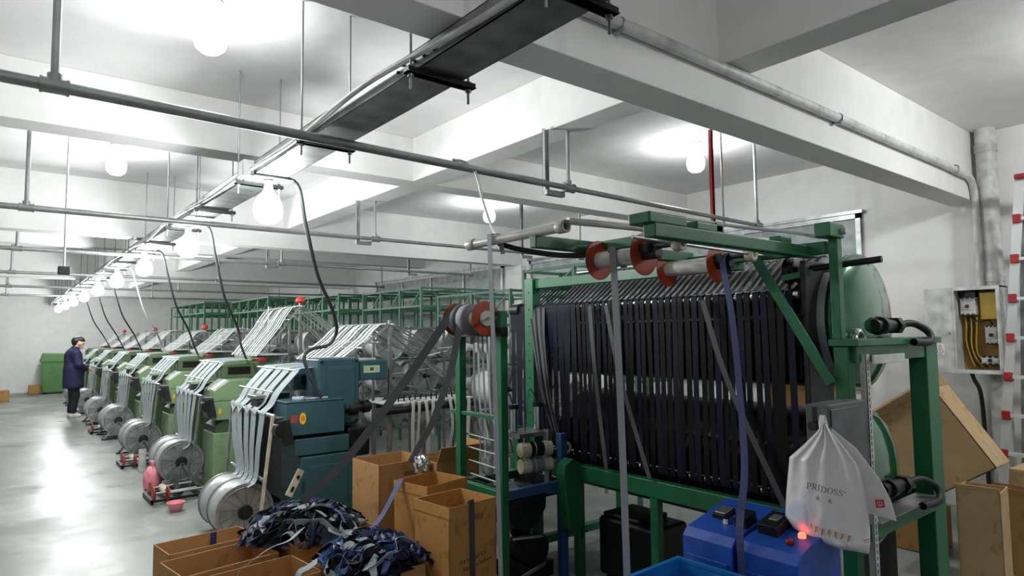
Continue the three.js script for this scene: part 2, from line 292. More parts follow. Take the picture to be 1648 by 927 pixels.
// ---------------------------------------------------------------- dark green ribbon finishing machine
{
  const o = thing('finishing_machine', 'tall dark green steel ribbon finishing machine strung with rows of dark ribbons', 'machine');
  const G = M.greenDark, DX = 3.7, DR = 0.37, ZA = -3.72, ZB = -1.46, XF = 3.25, XB = 4.2;
  const post = (x, z, y1, w = 0.075, d = 0.075) => obj('frame_post', bx(x - w / 2, x + w / 2, 0, y1, z - d / 2, z + d / 2, 0.006), G, o);
  const pl = post(XF - 0.02, ZA - 0.06, 2.1, 0.08, 0.1); for (let i = 0; i < 9; i++) obj('bolt_hole', cyl([XF - 0.063, 0.95 + i * 0.13, ZA - 0.06], [XF - 0.058, 0.95 + i * 0.13, ZA - 0.06], 0.007, 8), M.black, pl);
  post(XB, ZA - 0.06, 2.1); post(XF, ZB, 1.6, 0.07, 0.07); post(XB, ZB + 0.02, 1.6, 0.17, 0.095);
  obj('frame_rail', bx(XF - 0.05, XB + 0.09, 1.6, 1.635, ZB - 0.05, ZB + 0.09, 0.004), G, o);
  obj('frame_rail', bx(XF, XB, 1.52, 1.6, ZB + 0.015, ZB + 0.06, 0.004), G, o);
  obj('frame_rail', bx(XF - 0.06, XF + 0.005, 0.66, 0.765, ZA - 0.06, ZB, 0.006), G, o);          // long front rail
  obj('frame_rail', bx(XB - 0.03, XB + 0.03, 0.66, 0.765, ZA, ZB, 0.006), G, o);
  obj('frame_rail', bx(XF, XB, 0.67, 0.75, ZB + 0.0, ZB + 0.07, 0.005), G, o);
  obj('cover_plate', bx(XF + 0.08, XB - 0.02, 0.751, 0.757, ZB - 0.02, ZB + 0.1), M.alu, o);
  obj('frame_rail', bx(XF - 0.035, XF + 0.035, 2.02, 2.09, ZA - 0.06, -2.0, 0.005), G, o);
  obj('frame_rail', bx(XB - 0.03, XB + 0.03, 2.02, 2.09, ZA, -1.7, 0.005), G, o);
  obj('frame_rail', bx(XF, XB, 2.02, 2.08, ZA - 0.09, ZA - 0.03, 0.005), G, o);
  for (const z of [-2.62, -3.3]) obj('support_leg', bx(XF - 0.055, XF, 0, 0.665, z - 0.03, z + 0.03, 0.005), G, o);
  obj('frame_rail', bx(XF, XB, 0.1, 0.16, ZA - 0.06, ZA, 0.005), G, o);
  // upright of the near front corner and its cap
  obj('upright', [bx(3.2, 3.25, 1.635, 2.13, ZB - 0.03, ZB + 0.015, 0.004)], G, o);
  const cap = obj('upright_cap', bx(3.1, 3.25, 2.13, 2.2, ZB - 0.05, ZB + 0.03, 0.006), G, o); obj('bolt', cyl([3.23, 2.165, ZB + 0.03], [3.23, 2.165, ZB + 0.05], 0.018, 12), M.white, cap);
  // slotted angle
  const sl = obj('slotted_angle', [bx(3.3, 3.34, 0, 1.56, ZB + 0.078, ZB + 0.081), bx(3.3, 3.303, 0, 1.56, ZB + 0.05, ZB + 0.081)], M.white, o);
  for (let i = 0; i < 50; i++) obj('slot', bx(3.315, 3.322, 0.04 + i * 0.03, 0.06 + i * 0.03, ZB + 0.0805, ZB + 0.082), M.black, sl);
  obj('name_plate', bx(3.34, 3.72, 1.51, 1.555, ZB + 0.09, ZB + 0.1, 0.003), M.white, o);
  // drums with dished ends
  for (const cy of [1.73, 0.875]) {
    const d = obj('drum', cyl([DX, cy, ZA + 0.1], [DX, cy, ZB - 0.11], DR - 0.006, 64), cy > 1 ? M.steelDrum : M.darkSteel, o);
    const e = lathe([[0, 0.055], [0.06, 0.054], [0.16, 0.046], [0.26, 0.028], [0.33, 0.004], [0.365, -0.02], [0.37, -0.05], [0, -0.05]], 'z', 48).translate(DX, cy, ZB - 0.075);
    obj('end_cover', e, mat(0x2f7350, { roughness: 0.14, metalness: 0.35, map: T.dirt, clearcoat: 1, clearcoatRoughness: 0.08 }), d);
    for (let k = 0; k < 8; k++) { const a = k * Math.PI / 4 + 0.3; obj('bolt', cyl([DX + 0.25 * Math.cos(a), cy + 0.25 * Math.sin(a), ZB - 0.075], [DX + 0.25 * Math.cos(a), cy + 0.25 * Math.sin(a), ZB - 0.06], 0.011, 8), M.black, d); }
    const j = obj('rotary_joint', [cyl([DX, cy - 0.03, ZB - 0.06], [DX, cy - 0.03, ZB - 0.005], 0.05, 18), cyl([DX - 0.07, cy - 0.03, ZB - 0.01], [DX + 0.2, cy - 0.03, ZB + 0.01], 0.034, 16), cyl([DX + 0.13, cy - 0.03, ZB + 0.01], [DX + 0.18, cy - 0.03, ZB + 0.01], 0.048, 6), cyl([DX - 0.02, cy - 0.03, ZB], [DX + 0.03, cy - 0.03, ZB], 0.046, 18)], M.black, d);
    obj('hose', tube([[DX + 0.18, cy - 0.03, ZB + 0.01], [DX + 0.3, cy - 0.02, ZB + 0.05], [DX + 0.37, cy - 0.07, ZB + 0.1], [DX + 0.33, cy - 0.115, ZB + 0.12], [DX + 0.12, cy - 0.12, ZB + 0.11]], 0.02, 40, 10), M.rubber, j);
    obj('bearing', [lathe([[0.03, -0.02], [0.055, -0.02], [0.055, 0.02], [0.03, 0.02], [0.03, -0.02]], 'z', 24).translate(DX - 0.22, cy - 0.1, ZB - 0.03)], M.steel, j);
  }
  obj('shadow_panel', bx(3.62, XB - 0.09, 0, 0.66, ZB - 0.15, ZB - 0.14), M.black, o);  // black plate standing in for the shadow under the near frame
  // rollers in front
  const roll = (x, y, r, m, z0 = ZA - 0.22, z1 = ZB - 0.2) => obj('roller', cyl([x, y, z0], [x, y, z1], r, 20), m, o);
  const top = roll(3.235, 1.865, 0.026, M.steel); obj('roller_hub', cyl([3.235, 1.865, ZA - 0.3], [3.235, 1.865, ZA - 0.2], 0.05, 20), M.black, top);
  roll(3.255, 1.745, 0.02, M.darkSteel, ZA - 0.02); roll(3.25, 0.83, 0.022, M.steel, ZA); roll(3.72, 2.17, 0.02, M.steel, ZA - 0.05);
  // end plate with gearing
  const ep = obj('gear_plate', bx(3.24, 3.5, 0.8, 2.04, ZB - 0.2, ZB - 0.17, 0.006), M.black, o);
  for (const [x, y, r] of [[3.42, 1.86, 0.055], [3.47, 1.98, 0.03], [3.45, 1.74, 0.028], [3.4, 1.62, 0.03]]) { obj('bearing', lathe([[r * 0.45, -0.02], [r, -0.02], [r, 0.02], [r * 0.8, 0.025], [r * 0.45, 0.02], [r * 0.45, -0.02]], 'z', 24).translate(x, y, ZB - 0.15), M.steel, ep); obj('bearing_core', cyl([x, y, ZB - 0.17], [x, y, ZB - 0.135], r * 0.42, 16), M.black, ep); }
  const pu = obj('pulley', [lathe([[0, -0.03], [0.075, -0.03], [0.06, -0.012], [0.06, 0.012], [0.075, 0.03], [0, 0.03]], 'z', 28).translate(3.3, 1.995, ZB - 0.26)], M.black, o); obj('pulley_cap', cyl([3.3, 1.995, ZB - 0.23], [3.3, 1.995, ZB - 0.215], 0.022, 16), M.white, pu);
  obj('drive_belt', bar([3.237, 1.99, ZB - 0.26], [3.27, 1.42, ZB - 0.26], 0.022, 0.006), M.rubber, o); obj('drive_belt', bar([3.363, 1.99, ZB - 0.26], [3.34, 1.42, ZB - 0.26], 0.022, 0.006), M.rubber, o);
  obj('shaft', cyl([3.3, 1.995, ZB - 0.25], [3.34, 2.02, ZB + 0.16], 0.017, 14), M.black, o);
  obj('brace', bar([3.16, 2.07, -1.86], [3.19, 1.42, -1.5], 0.012, 0.05), G, o);
  obj('brace', bar([3.17, 1.95, -1.72], [3.3, 1.98, -1.62], 0.01, 0.03), G, o);
  // ribbons over the upper drum, over the front roller and straight down
  const N = 48;
  for (let i = 0; i < N; i++) {
    const z = ZB - 0.22 - (i + 0.5) * (2.34 / N) + rr(-0.006, 0.006), dense = i > 32, wl = dense ? 0.0495 : rr(0.032, 0.038), w = u => u < 0.42 ? 0.025 : u > 0.5 ? wl : 0.025 + (wl - 0.025) * (u - 0.42) / 0.08, j = rr(-0.008, 0.008), zb = z + (dense ? rr(-0.03, 0.05) : rr(-0.012, 0.012));
    const p = []; for (let k = 0; k <= 5; k++) { const a = (15 + k * 21) * Math.PI / 180; p.push([DX + (DR + 0.006) * Math.cos(a), 1.73 + (DR + 0.006) * Math.sin(a), z]); }
    p.push([3.3, 1.905, z], [3.222, 1.893, z], [3.205, 1.86, z], [3.21, 1.7, z + (zb - z) * 0.15], [3.212 + j, 1.3, z + (zb - z) * 0.5], [3.215, 0.87, zb], [3.232, 0.806, zb], [3.28, 0.8, zb], [3.4, 0.62, zb]);
    obj('ribbon', strip(p, w, 0.0014, [0, 0, 1], 46), i % 3 && !dense ? M.ribbonBlack : M.ribbonNavy, o);
  }
  // second layer of ribbons hugging the drums
  for (let i = 0; i < 40; i++) {
    const z = ZB - 0.25 - (i + 0.5) * (2.2 / 40);
    for (const cy of [1.73, 0.875]) { const p = []; for (let k = 0; k <= 10; k++) { const a = (152 + k * 12) * Math.PI / 180; p.push([DX + (DR + 0.003) * Math.cos(a) , cy + (DR + 0.003) * Math.sin(a), z]); } obj('ribbon', strip(p, 0.05, 0.0014, [0, 0, 1], 20), M.ribbonBlack, o); }
  }
  // loose ribbons at the far end of the roller
  for (let i = 0; i < 7; i++) { const z = ZA + 0.1 - i * 0.03; obj('ribbon', strip([[3.2, 1.87, z], [3.17, 1.6, z + 0.03 + i * 0.012], [3.14, 1.2, z + 0.12 + i * 0.02], [3.14, 0.8, z + 0.26 + i * 0.03]], 0.03, 0.0014, [0, 0, 1], 20, rr(-0.5, 0.5)), i % 2 ? M.ribbonBlack : M.ribbonDarkGrey, o); }
  for (const [z0, z1] of [[-2.2, -1.75], [-2.95, -2.62], [-3.1, -2.98]]) obj('ribbon', strip([[3.16, 1.86, z0], [3.16, 1.4, (z0 * 2 + z1) / 3], [3.165, 0.78, z1]], 0.034, 0.0014, [0, 0, 1], 16), M.ribbonDarkGrey, o);
  // overhead gantry reaching over the aisle side
  const ga = obj('gantry_beam', [bx(1.98, 3.3, 2.05, 2.105, -1.64, -1.58, 0.005)], G, o);
  obj('gantry_beam', bx(2.0, 3.25, 2.09, 2.15, -2.36, -2.31, 0.005), G, o);
  obj('gantry_beam', bx(3.19, 3.26, 2.06, 2.12, -2.36, -1.5, 0.005), G, o);
  obj('gantry_block', bx(1.96, 2.2, 2.105, 2.15, -1.7, -1.59, 0.008), G, ga); obj('gantry_block', bx(2.28, 2.48, 2.105, 2.145, -1.7, -1.6, 0.008), G, ga); obj('gantry_block', bx(2.95, 3.06, 2.105, 2.14, -1.66, -1.6, 0.006), G, ga);
  obj('gantry_beam', bx(2.42, 2.47, 2.1, 2.15, -2.32, -1.6, 0.004), G, o);
  for (const z of [-1.69, -1.8]) obj('guide_rod', cyl([2.1, 2.085, z], [3.3, 2.07, z], 0.008, 10), M.alu, o);
}
// orange flanged spools on the gantry
function spool(x, z0, z1, y, label) {
  const s = thing('ribbon_spool', label, 'spool', [x, y, z1]); const L = z1 - z0;
  obj('core', cyl([0, 0, 0], [0, 0, -L], 0.042, 24), M.pvc, s);
  for (const z of [0, -L]) obj('flange', disc(0.1, 0.008, 'z', 36).translate(0, 0, z), M.orange, s);
  const h = obj('hub', [cyl([0, 0, 0], [0, 0, 0.09], 0.028, 18), bx(-0.05, 0.03, 0.0, 0.05, 0.01, 0.06, 0.008)], M.black, s);
  obj('hub_cap', lathe([[0.012, -0.02], [0.034, -0.02], [0.036, 0.0], [0.034, 0.02], [0.012, 0.02], [0.012, -0.02]], 'z', 20).translate(0, 0.03, 0.2), M.cream, h); obj('hub_shaft', cyl([0, 0.03, 0.05], [0, 0.03, 0.2], 0.012, 12), M.black, h);
}
spool(2.38, -2.26, -1.97, 2.045, 'orange flanged spool with white core under the gantry, nearest the aisle');
spool(3.02, -2.33, -2.0, 2.04, 'orange flanged spool under the gantry beside the diagonal green brace');
// PVC pipe frame on top and hanging straps
{
  const o = thing('pvc_pipe_frame', 'cream plastic pipe bent in an L lying over the machine top', 'pipe');
  obj('pipe_arm', [lathe([[0.018, 0], [0.025, 0], [0.025, 0.76], [0.018, 0.76], [0.018, 0]], 'z', 20).translate(2.03, 2.17, -2.9)], M.pvc, o);
  obj('pipe_arm', cyl([2.04, 2.195, -2.13], [3.56, 2.19, -1.9], 0.017, 16), M.pvc, o);
  obj('pipe_collar', lathe([[0.018, 0], [0.031, 0], [0.031, 0.05], [0.018, 0.05], [0.018, 0]], 'z', 20).translate(2.03, 2.17, -2.18), M.pvc, o);
  obj('pipe_collar', lathe([[0.018, 0], [0.031, 0], [0.031, 0.06], [0.018, 0.06], [0.018, 0]], 'z', 20).translate(2.03, 2.17, -2.91), M.pvc, o);
  obj('tie_knot', [new THREE.TorusGeometry(0.024, 0.006, 8, 18).rotateY(Math.PI / 2).translate(2.5, 2.192, -2.06), new THREE.TorusGeometry(0.03, 0.007, 8, 18).rotateX(0.5).translate(2.5, 2.235, -2.06), tube([[2.5, 2.22, -2.06], [2.48, 2.25, -2.05], [2.52, 2.27, -2.04], [2.54, 2.24, -2.07], [2.49, 2.235, -2.03]], 0.011, 24, 8)], M.white, o);
}
const hang = (name, label, pts, w, m, n = 30, tw = 0, ac = [0, 0, 1]) => tag(obj(name, strip(pts, w, 0.002, ac, n, tw), m), label, 'strap');
hang('ribbon_strap', 'grey ribbon strap hanging from the plastic pipe in front of the green post', [[2.085, 2.1, -2.675], [2.06, 2.195, -2.675], [2.03, 2.2, -2.675], [2.0, 2.19, -2.675], [1.998, 2.1, -2.675], [2.03, 1.2, -2.675], [2.06, 0.02, -2.675]], 0.037, M.ribbonGrey, 50);
hang('ribbon_strap', 'grey ribbon strap hanging from the orange spool in front of the dark ribbons', [[2.43, 2.0, -2.14], [2.42, 2.075, -2.14], [2.38, 2.092, -2.14], [2.34, 2.075, -2.14], [2.333, 2.0, -2.12], [2.32, 1.2, -2.08], [2.31, 0.02, -2.05]], 0.043, M.ribbonGrey, 50);
hang('ribbon_strap', 'dark blue ribbon strap hanging from the second spool over the blue cabinet', [[3.05, 1.98, -1.95], [3.04, 2.08, -1.95], [3.0, 2.085, -1.94], [2.965, 2.02, -1.93], [2.9, 1.7, -1.84], [2.7, 1.1, -1.68], [2.47, 0.86, -1.57], [2.44, 0.6, -1.545], [2.43, 0.02, -1.53]], 0.034, M.ribbonDeep, 60);
tag(obj('drive_strap', strip([[2.07, 2.16, -2.7], [2.15, 2.12, -2.6], [2.26, 2.08, -2.42], [2.36, 2.075, -2.27]], 0.03, 0.004, [0, 0.6, 0.8], 24), M.rubber), 'black strap sagging from the plastic pipe to the orange spool', 'strap');
// ---------------------------------------------------------------- entry stand beside the machine
{
  const o = thing('entry_stand', 'green and blue roller stand at the far left end of the finishing machine', 'machine');
  const G = M.greenDark, bl = mat(0x27507a, { roughness: 0.4, map: T.dirt }), x0 = 2.6, x1 = 3.12, z0 = -3.84, z1 = -3.36;
  for (const [x, z, h, m] of [[x0, z1, 1.83, G], [x0, z0, 1.74, G], [x1, z1, 0.98, bl], [x1, z0, 0.98, G]]) obj('frame_post', bx(x - 0.028, x + 0.028, 0, h, z - 0.028, z + 0.028, 0.005), m, o);
  obj('frame_rail', bx(x0 - 0.025, x0 + 0.025, 0.6, 0.66, z0, z1, 0.005), G, o); obj('frame_rail', bx(x0, x1, 0.6, 0.66, z1 - 0.025, z1 + 0.025, 0.005), bl, o); obj('frame_rail', bx(x0, x1, 0.6, 0.66, z0 - 0.025, z0 + 0.025, 0.005), G, o); obj('frame_rail', bx(x1 - 0.025, x1 + 0.025, 0.6, 0.66, z0, z1, 0.005), G, o);
  obj('tray', [bx(x0 + 0.02, x1 - 0.02, 0.56, 0.57, z0 + 0.02, z1 - 0.02), bx(x0 + 0.025, x0 + 0.03, 0.57, 0.67, z0 + 0.03, z1 - 0.03), bx(x1 - 0.03, x1 - 0.025, 0.57, 0.67, z0 + 0.03, z1 - 0.03)], M.darkSteel, o);
  obj('guide_bar', bx(x0 - 0.02, x0 + 0.02, 1.115, 1.14, z0 - 0.1, z1 + 0.02, 0.003), M.greenDark, o);
  for (const [y, m] of [[0.875, 0], [0.765, 1]]) {
    const r = obj('press_roller', cyl([x0 + 0.25, y, z1 - 0.13], [x0 + 0.485, y, z1 - 0.08], 0.05, 28), M.cream, o), d = V(0.235, 0, 0.05).normalize();
    for (const [a, b, mm] of [[0.07, 0.1, M.ribbonBlack], [0.11, 0.17, M.ribbonNavy]]) { const p = V(x0 + 0.25, y, z1 - 0.13); obj('ribbon_wrap', cyl(p.clone().addScaledVector(d, a).toArray(), p.clone().addScaledVector(d, b).toArray(), 0.0525, 28), m ? M.ribbonGrey : mm, r); }
  }
  obj('roller_bracket', [bx(x1 - 0.06, x1 - 0.03, 0.62, 1.0, z1 - 0.12, z1 - 0.07), bx(x0 + 0.24, x1, 0.955, 0.985, z1 - 0.36, z1 - 0.12)], M.galv, o);
  for (const dx of [0.27, 0.49]) { const a = obj('air_cylinder', cyl([x0 + dx, 0.99, z1 - 0.22], [x0 + dx, 1.15, z1 - 0.22], 0.028, 18), M.steel, o); obj('cylinder_cap', cyl([x0 + dx, 1.15, z1 - 0.22], [x0 + dx, 1.18, z1 - 0.22], 0.037, 18), M.black, a); obj('air_hose', tube([[x0 + dx, 1.17, z1 - 0.22], [x0 + dx - 0.05, 1.28, z1 - 0.24], [x0 + dx - 0.12, 1.1, z1 - 0.2], [x0 + dx - 0.14, 0.95, z1 - 0.2]], 0.004, 24, 6), M.ribbonBlue, a); }
  const gr = obj('gear_wheel', lathe([[0.014, -0.015], [0.042, -0.015], [0.045, 0], [0.042, 0.015], [0.014, 0.015], [0.014, -0.015]], 'z', 28).translate(x1 + 0.06, 0.87, z1 - 0.02), M.cream, o); obj('gear_core', cyl([x1 + 0.06, 0.87, z1 - 0.1], [x1 + 0.06, 0.87, z1], 0.013, 12), M.black, gr);
  for (let k = 0; k < 4; k++) obj('tension_bar', cyl([x0 + 0.02, 0.98 - k * 0.09, z0 + 0.04 + k * 0.015], [x0 + 0.05, 0.955 - k * 0.09, z1 - 0.02], 0.007, 8), M.steel, o);
  for (let i = 0; i < 6; i++) obj('ribbon', strip([[x0 + 0.03, 1.74, z0 + 0.12 + i * 0.05], [x0 + 0.05, 1.2, z0 + 0.1 + i * 0.06], [x0 + 0.09, 0.95, z0 + 0.1 + i * 0.06], [x0 + 0.1, 0.72, z0 + 0.12 + i * 0.055], [x0 + 0.25, 0.65, z0 + 0.16 + i * 0.05]], 0.022, 0.0014, [0, 0, 1], 24), i % 2 ? M.ribbonPale : M.ribbonGrey, o);
  obj('sump_cover', [prism([[0, 0], [0.36, 0], [0.35, -0.12], [0.28, -0.21], [0.18, -0.25], [0.08, -0.21], [0.01, -0.12]], 0.3, 0.006).translate(x0 + 0.06, 0.6, z1 - 0.36)], M.darkSteel, o);
  const bg = obj('belt_guard', prism([[-0.075, 0.0], [-0.06, 0.06], [0, 0.09], [0.06, 0.06], [0.075, 0], [0.065, -0.36], [0, -0.42], [-0.06, -0.36]], 0.07, 0.008).rotateZ(0.06).translate(x1 - 0.0, 0.72, z1 + 0.035), G, o); void bg;
  obj('motor', [cyl([x0 + 0.35, 0.2, z1 - 0.35], [x0 + 0.35, 0.2, z1 - 0.08], 0.11, 24), bx(x0 + 0.2, x0 + 0.5, 0, 0.1, z1 - 0.35, z1 - 0.08), cyl([x0 + 0.35, 0.3, z1 - 0.3], [x0 + 0.35, 0.42, z1 - 0.3], 0.05, 16)], M.black, o);
  obj('link_rod', cyl([x0 + 0.08, 0.34, z1 - 0.02], [x0 + 0.32, 0.32, z1 + 0.01], 0.014, 12), M.steel, o); obj('link_rod', cyl([x0 + 0.08, 0.1, z1 + 0.05], [x0 + 0.35, 0.13, z1 + 0.0], 0.012, 12), M.galv, o);
  obj('spool_bracket', [bx(x0 - 0.03, x0 + 0.03, 1.66, 1.72, z0 - 0.02, z1 + 0.03)], M.black, o);
}
{
  const s = thing('ribbon_spool', 'orange flanged spool wound with grey ribbon on top of the entry stand', 'spool', [2.5, 1.78, -3.38]);
  obj('core', cyl([0, 0, 0], [0, 0, -0.34], 0.05, 24), M.pvc, s); for (const z of [-0.02, -0.36]) obj('flange', disc(0.115, 0.008, 'z', 36).translate(0, 0, z), M.orange, s);
  for (const [a, b, m] of [[-0.25, -0.33, M.ribbonDarkGrey], [-0.15, -0.23, M.ribbonGrey]]) obj('wound_ribbon', lathe([[0.05, b], [0.1, b], [0.103, (a + b) / 2], [0.1, a], [0.05, a]], 'z', 30), m, s);
  obj('axle', cyl([0, 0, 0.09], [0, 0, -0.42], 0.012, 12), M.steel, s);
}
hang('ribbon_strap', 'dark grey ribbon running from the stand spool down to the ribbon heap', [[2.46, 1.87, -3.67], [2.4, 1.8, -3.68], [2.25, 1.52, -3.8], [2.05, 1.15, -3.98], [1.85, 0.82, -4.15], [1.64, 0.57, -4.32]], 0.055, M.ribbonDarkGrey, 40, 0, [0.97, -1.07, 0.77]);
hang('ribbon_strap', 'pale grey ribbon running from the stand spool down beside the dark one', [[2.5, 1.88, -3.56], [2.43, 1.8, -3.57], [2.4, 1.45, -3.66], [2.36, 1.1, -3.82], [2.34, 0.9, -3.98], [2.33, 0.78, -4.08]], 0.045, M.ribbonGrey, 40, 0, [0.85, -0.3, 0.5]);
// black motor unit and bucket below the machine
{
  const o = thing('pump_unit', 'black pump unit on the floor under the long green rail', 'machine', [3.45, 0, -2.95]);
  obj('housing', bx(-0.15, 0.2, 0.03, 0.42, -0.25, 0.25, 0.03), M.black, o); obj('lid', bx(-0.13, 0.18, 0.42, 0.45, -0.22, 0.1, 0.015), M.black, o); obj('foot', bx(-0.12, 0.17, 0, 0.03, -0.2, 0.2), M.rubber, o);
  const b = thing('bucket', 'grey plastic bucket beside the leg under the machine', 'bucket', [3.36, 0, -2.46]);
  obj('bucket_body', lathe([[0, 0], [0.08, 0], [0.1, 0.22], [0.107, 0.225], [0.107, 0.235], [0.096, 0.235], [0.077, 0.01], [0, 0.01]], 'y', 28), mat(0x9a9ea0, { roughness: 0.4 }), b); obj('handle', new THREE.TorusGeometry(0.1, 0.004, 8, 24, Math.PI).rotateX(1.2).translate(0, 0.22, 0), M.galv, b);
}
// ---------------------------------------------------------------- row of narrow-fabric looms
function canvasTex(w, h, draw) { const c = document.createElement('canvas'); c.width = w; c.height = h; const g = c.getContext('2d'); draw(g, w, h); const t = new THREE.CanvasTexture(c); t.colorSpace = THREE.SRGBColorSpace; t.magFilter = THREE.LinearFilter; return t; }
function decal(name, w, h, t, parent, pos, rot, o = {}) { const m = new THREE.Mesh(new THREE.PlaneGeometry(w, h), new THREE.MeshStandardMaterial({ map: t, roughness: 0.5, ...o })); m.name = name; m.position.set(...pos); m.rotation.set(...rot); m.castShadow = m.receiveShadow = true; parent.add(m); return m; }
const emblemTex = canvasTex(256, 192, (g, w, h) => { g.clearRect(0, 0, w, h); g.fillStyle = '#8c3b3a'; g.fillRect(20, 45, 95, 105); g.strokeStyle = '#b0504a'; g.lineWidth = 8; g.strokeRect(38, 65, 55, 62); g.fillStyle = '#e8b92c'; g.beginPath(); g.ellipse(180, 98, 44, 78, 0, 0, 7); g.fill(); g.fillStyle = '#c03a26'; g.font = 'bold 92px sans-serif'; g.textAlign = 'center'; g.fillText('0', 180, 130); });
const plateTex = canvasTex(256, 96, (g, w, h) => { g.fillStyle = '#b9c8a8'; g.fillRect(0, 0, w, h); g.fillStyle = '#4a564a'; g.fillRect(96, 26, 66, 46); g.fillStyle = '#8aa07a'; for (let i = 0; i < 4; i++) g.fillRect(12, 18 + i * 17, 66, 6); for (let i = 0; i < 4; i++) g.fillRect(180, 18 + i * 17, 62, 6); });
function loom(i, teal, label, sheetTop) {
  const o = thing('ribbon_loom', label, 'loom', [1.9, 0, -5.28 - 2.35 * i]);
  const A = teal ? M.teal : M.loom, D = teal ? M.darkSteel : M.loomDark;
  if (teal) {
    obj('lower_body', bx(0.1, 0.56, 0, 0.68, -0.5, 0, 0.012), A, o); obj('door_panel', bx(0.16, 0.5, 0.06, 0.6, 0, 0.008, 0.004), A, o); obj('middle_body', bx(0.05, 0.52, 0.69, 0.83, -0.4, -0.01, 0.01), A, o);
    const b = obj('control_box', bx(-0.03, 0.47, 0.86, 1.13, -0.34, 0.0, 0.01), A, o); obj('box_top', bx(-0.035, 0.475, 1.131, 1.14, -0.345, 0.005, 0.003), A, b);
    decal('emblem', 0.16, 0.12, emblemTex, b, [0.07, 1.0, 0.002], [0, 0, 0], { transparent: true });
    const h = obj('head_column', bx(0.28, 0.66, 0.9, 1.48, -0.42, -0.12, 0.02), A, o); obj('head_panel', bx(0.36, 0.62, 1.02, 1.41, -0.121, -0.11, 0.01), A, h); obj('head_panel_inner', bx(0.375, 0.605, 1.035, 1.395, -0.112, -0.105, 0.008), A, h);
    for (const [x, y] of [[0.31, 1.45], [0.63, 1.45], [0.31, 0.93], [0.63, 0.93]]) obj('screw', cyl([x, y, -0.12], [x, y, -0.112], 0.012, 10), M.black, h);
    const a = obj('drive_arm', bx(0.64, 0.96, 1.27, 1.45, -0.36, -0.16, 0.012), A, o); decal('rating_plate', 0.16, 0.065, plateTex, a, [0.8, 1.37, -0.158], [0, 0, 0]);
    obj('motor', bx(0.53, 0.74, 0.62, 0.87, -0.3, -0.06, 0.02), M.black, o);
    obj('roller_shaft', [cyl([0.5, 1.02, -0.14], [1.05, 1.06, -0.14], 0.035, 18), cyl([0.56, 1.025, -0.14], [0.64, 1.03, -0.14], 0.055, 18), cyl([0.7, 1.035, -0.14], [0.76, 1.04, -0.14], 0.055, 18)], M.black, o);
    const sp = obj('switch_plate', bx(-0.03, 0.03, -0.11, 0.11, -0.008, 0.008, 0.004), M.cream, o); sp.position.set(0.02, 0.5, 0.06); sp.rotation.set(0, 0.1, -0.5); obj('switch_knob', [cyl([0, 0.05, 0.008], [0, 0.05, 0.016], 0.014, 12), bx(-0.01, 0.01, -0.07, -0.03, 0.008, 0.014)], M.black, sp);
    obj('handle', new THREE.TorusGeometry(0.03, 0.008, 8, 16, Math.PI).rotateZ(-1.2).translate(0.4, 0.22, 0.015), mat(0xd8b23a, { roughness: 0.5 }), o);
  } else {
    obj('lower_body', bx(0.0, 0.46, 0, 0.62, -0.46, 0, 0.01), A, o);
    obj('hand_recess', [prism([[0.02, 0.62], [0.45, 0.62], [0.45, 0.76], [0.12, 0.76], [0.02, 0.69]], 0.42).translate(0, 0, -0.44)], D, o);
    obj('gearbox', bx(-0.005, 0.465, 0.76, 0.965, -0.46, 0.004, 0.008), A, o);
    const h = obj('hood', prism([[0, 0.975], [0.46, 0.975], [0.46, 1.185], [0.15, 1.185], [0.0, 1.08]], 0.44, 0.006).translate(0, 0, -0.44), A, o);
    obj('lit_slope_plate', bx(-0.09, 0.09, -0.004, 0.004, -0.17, 0.17, 0.003).rotateZ(0.61).translate(0.073, 1.142, -0.22), M.white, h);  // white plate paints the lamp light falling on the hood slope
    obj('sticker', new THREE.CylinderGeometry(0.028, 0.028, 0.003, 18).rotateX(Math.PI / 2).scale(0.6, 1.3, 1).translate(0.06, 0.86, 0.008), mat(0xd9ae2a, { roughness: 0.5 }), o);
    obj('side_panel', bx(0.05, 0.4, 0.1, 0.5, 0, 0.006, 0.004), A, o);
    obj('cloth_rail', bx(0.5, 0.57, 1.385, 1.425, -0.36, -0.04, 0.004), M.red, o);
  }
  obj('drive_motor', [bx(-0.1, 0.1, 1.0, 1.13, -0.74, -0.52, 0.02), cyl([-0.02, 1.06, -0.52], [-0.02, 1.06, -0.46], 0.05, 18)], M.black, o);
  obj('motor_cover', bx(-0.12, 0.08, 1.131, 1.165, -0.76, -0.52, 0.01), teal ? M.galv : M.loom, o);
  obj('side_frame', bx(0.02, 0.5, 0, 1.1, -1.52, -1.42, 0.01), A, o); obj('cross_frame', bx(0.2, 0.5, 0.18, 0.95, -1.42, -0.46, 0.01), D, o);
  const uh = obj('upper_hood', prism([[0.2, 1.2], [0.56, 1.2], [0.56, 1.36], [0.5, 1.385], [0.24, 1.385], [0.2, 1.34]], 0.88, 0.005).translate(0, 0, -1.35), A, o); obj('hood_window', bx(0.26, 0.52, 1.23, 1.32, -0.466, -0.46), M.black, uh);
  obj('back_column', bx(0.56, 0.86, 0, 1.44, -1.3, -0.6, 0.012), A, o);
  obj('cloth_bar', cyl([0.16, 1.375, -0.3], [0.16, 1.375, -1.36], 0.013, 12), M.alu, o); obj('cloth_bar', cyl([0.0, 1.19, -0.42], [0.0, 1.19, -1.4], 0.013, 12), M.alu, o); obj('cloth_bar', cyl([-0.11, 1.03, -0.05], [-0.11, 1.03, -1.2], 0.016, 12), M.alu, o); obj('cloth_bar', cyl([-0.14, 0.5, -0.2], [-0.14, 0.5, -1.12], 0.018, 12), M.alu, o);
  obj('breast_plate', bx(-0.1, 0.06, 1.0, 1.012, -1.2, -0.1, 0.004), M.alu, o);
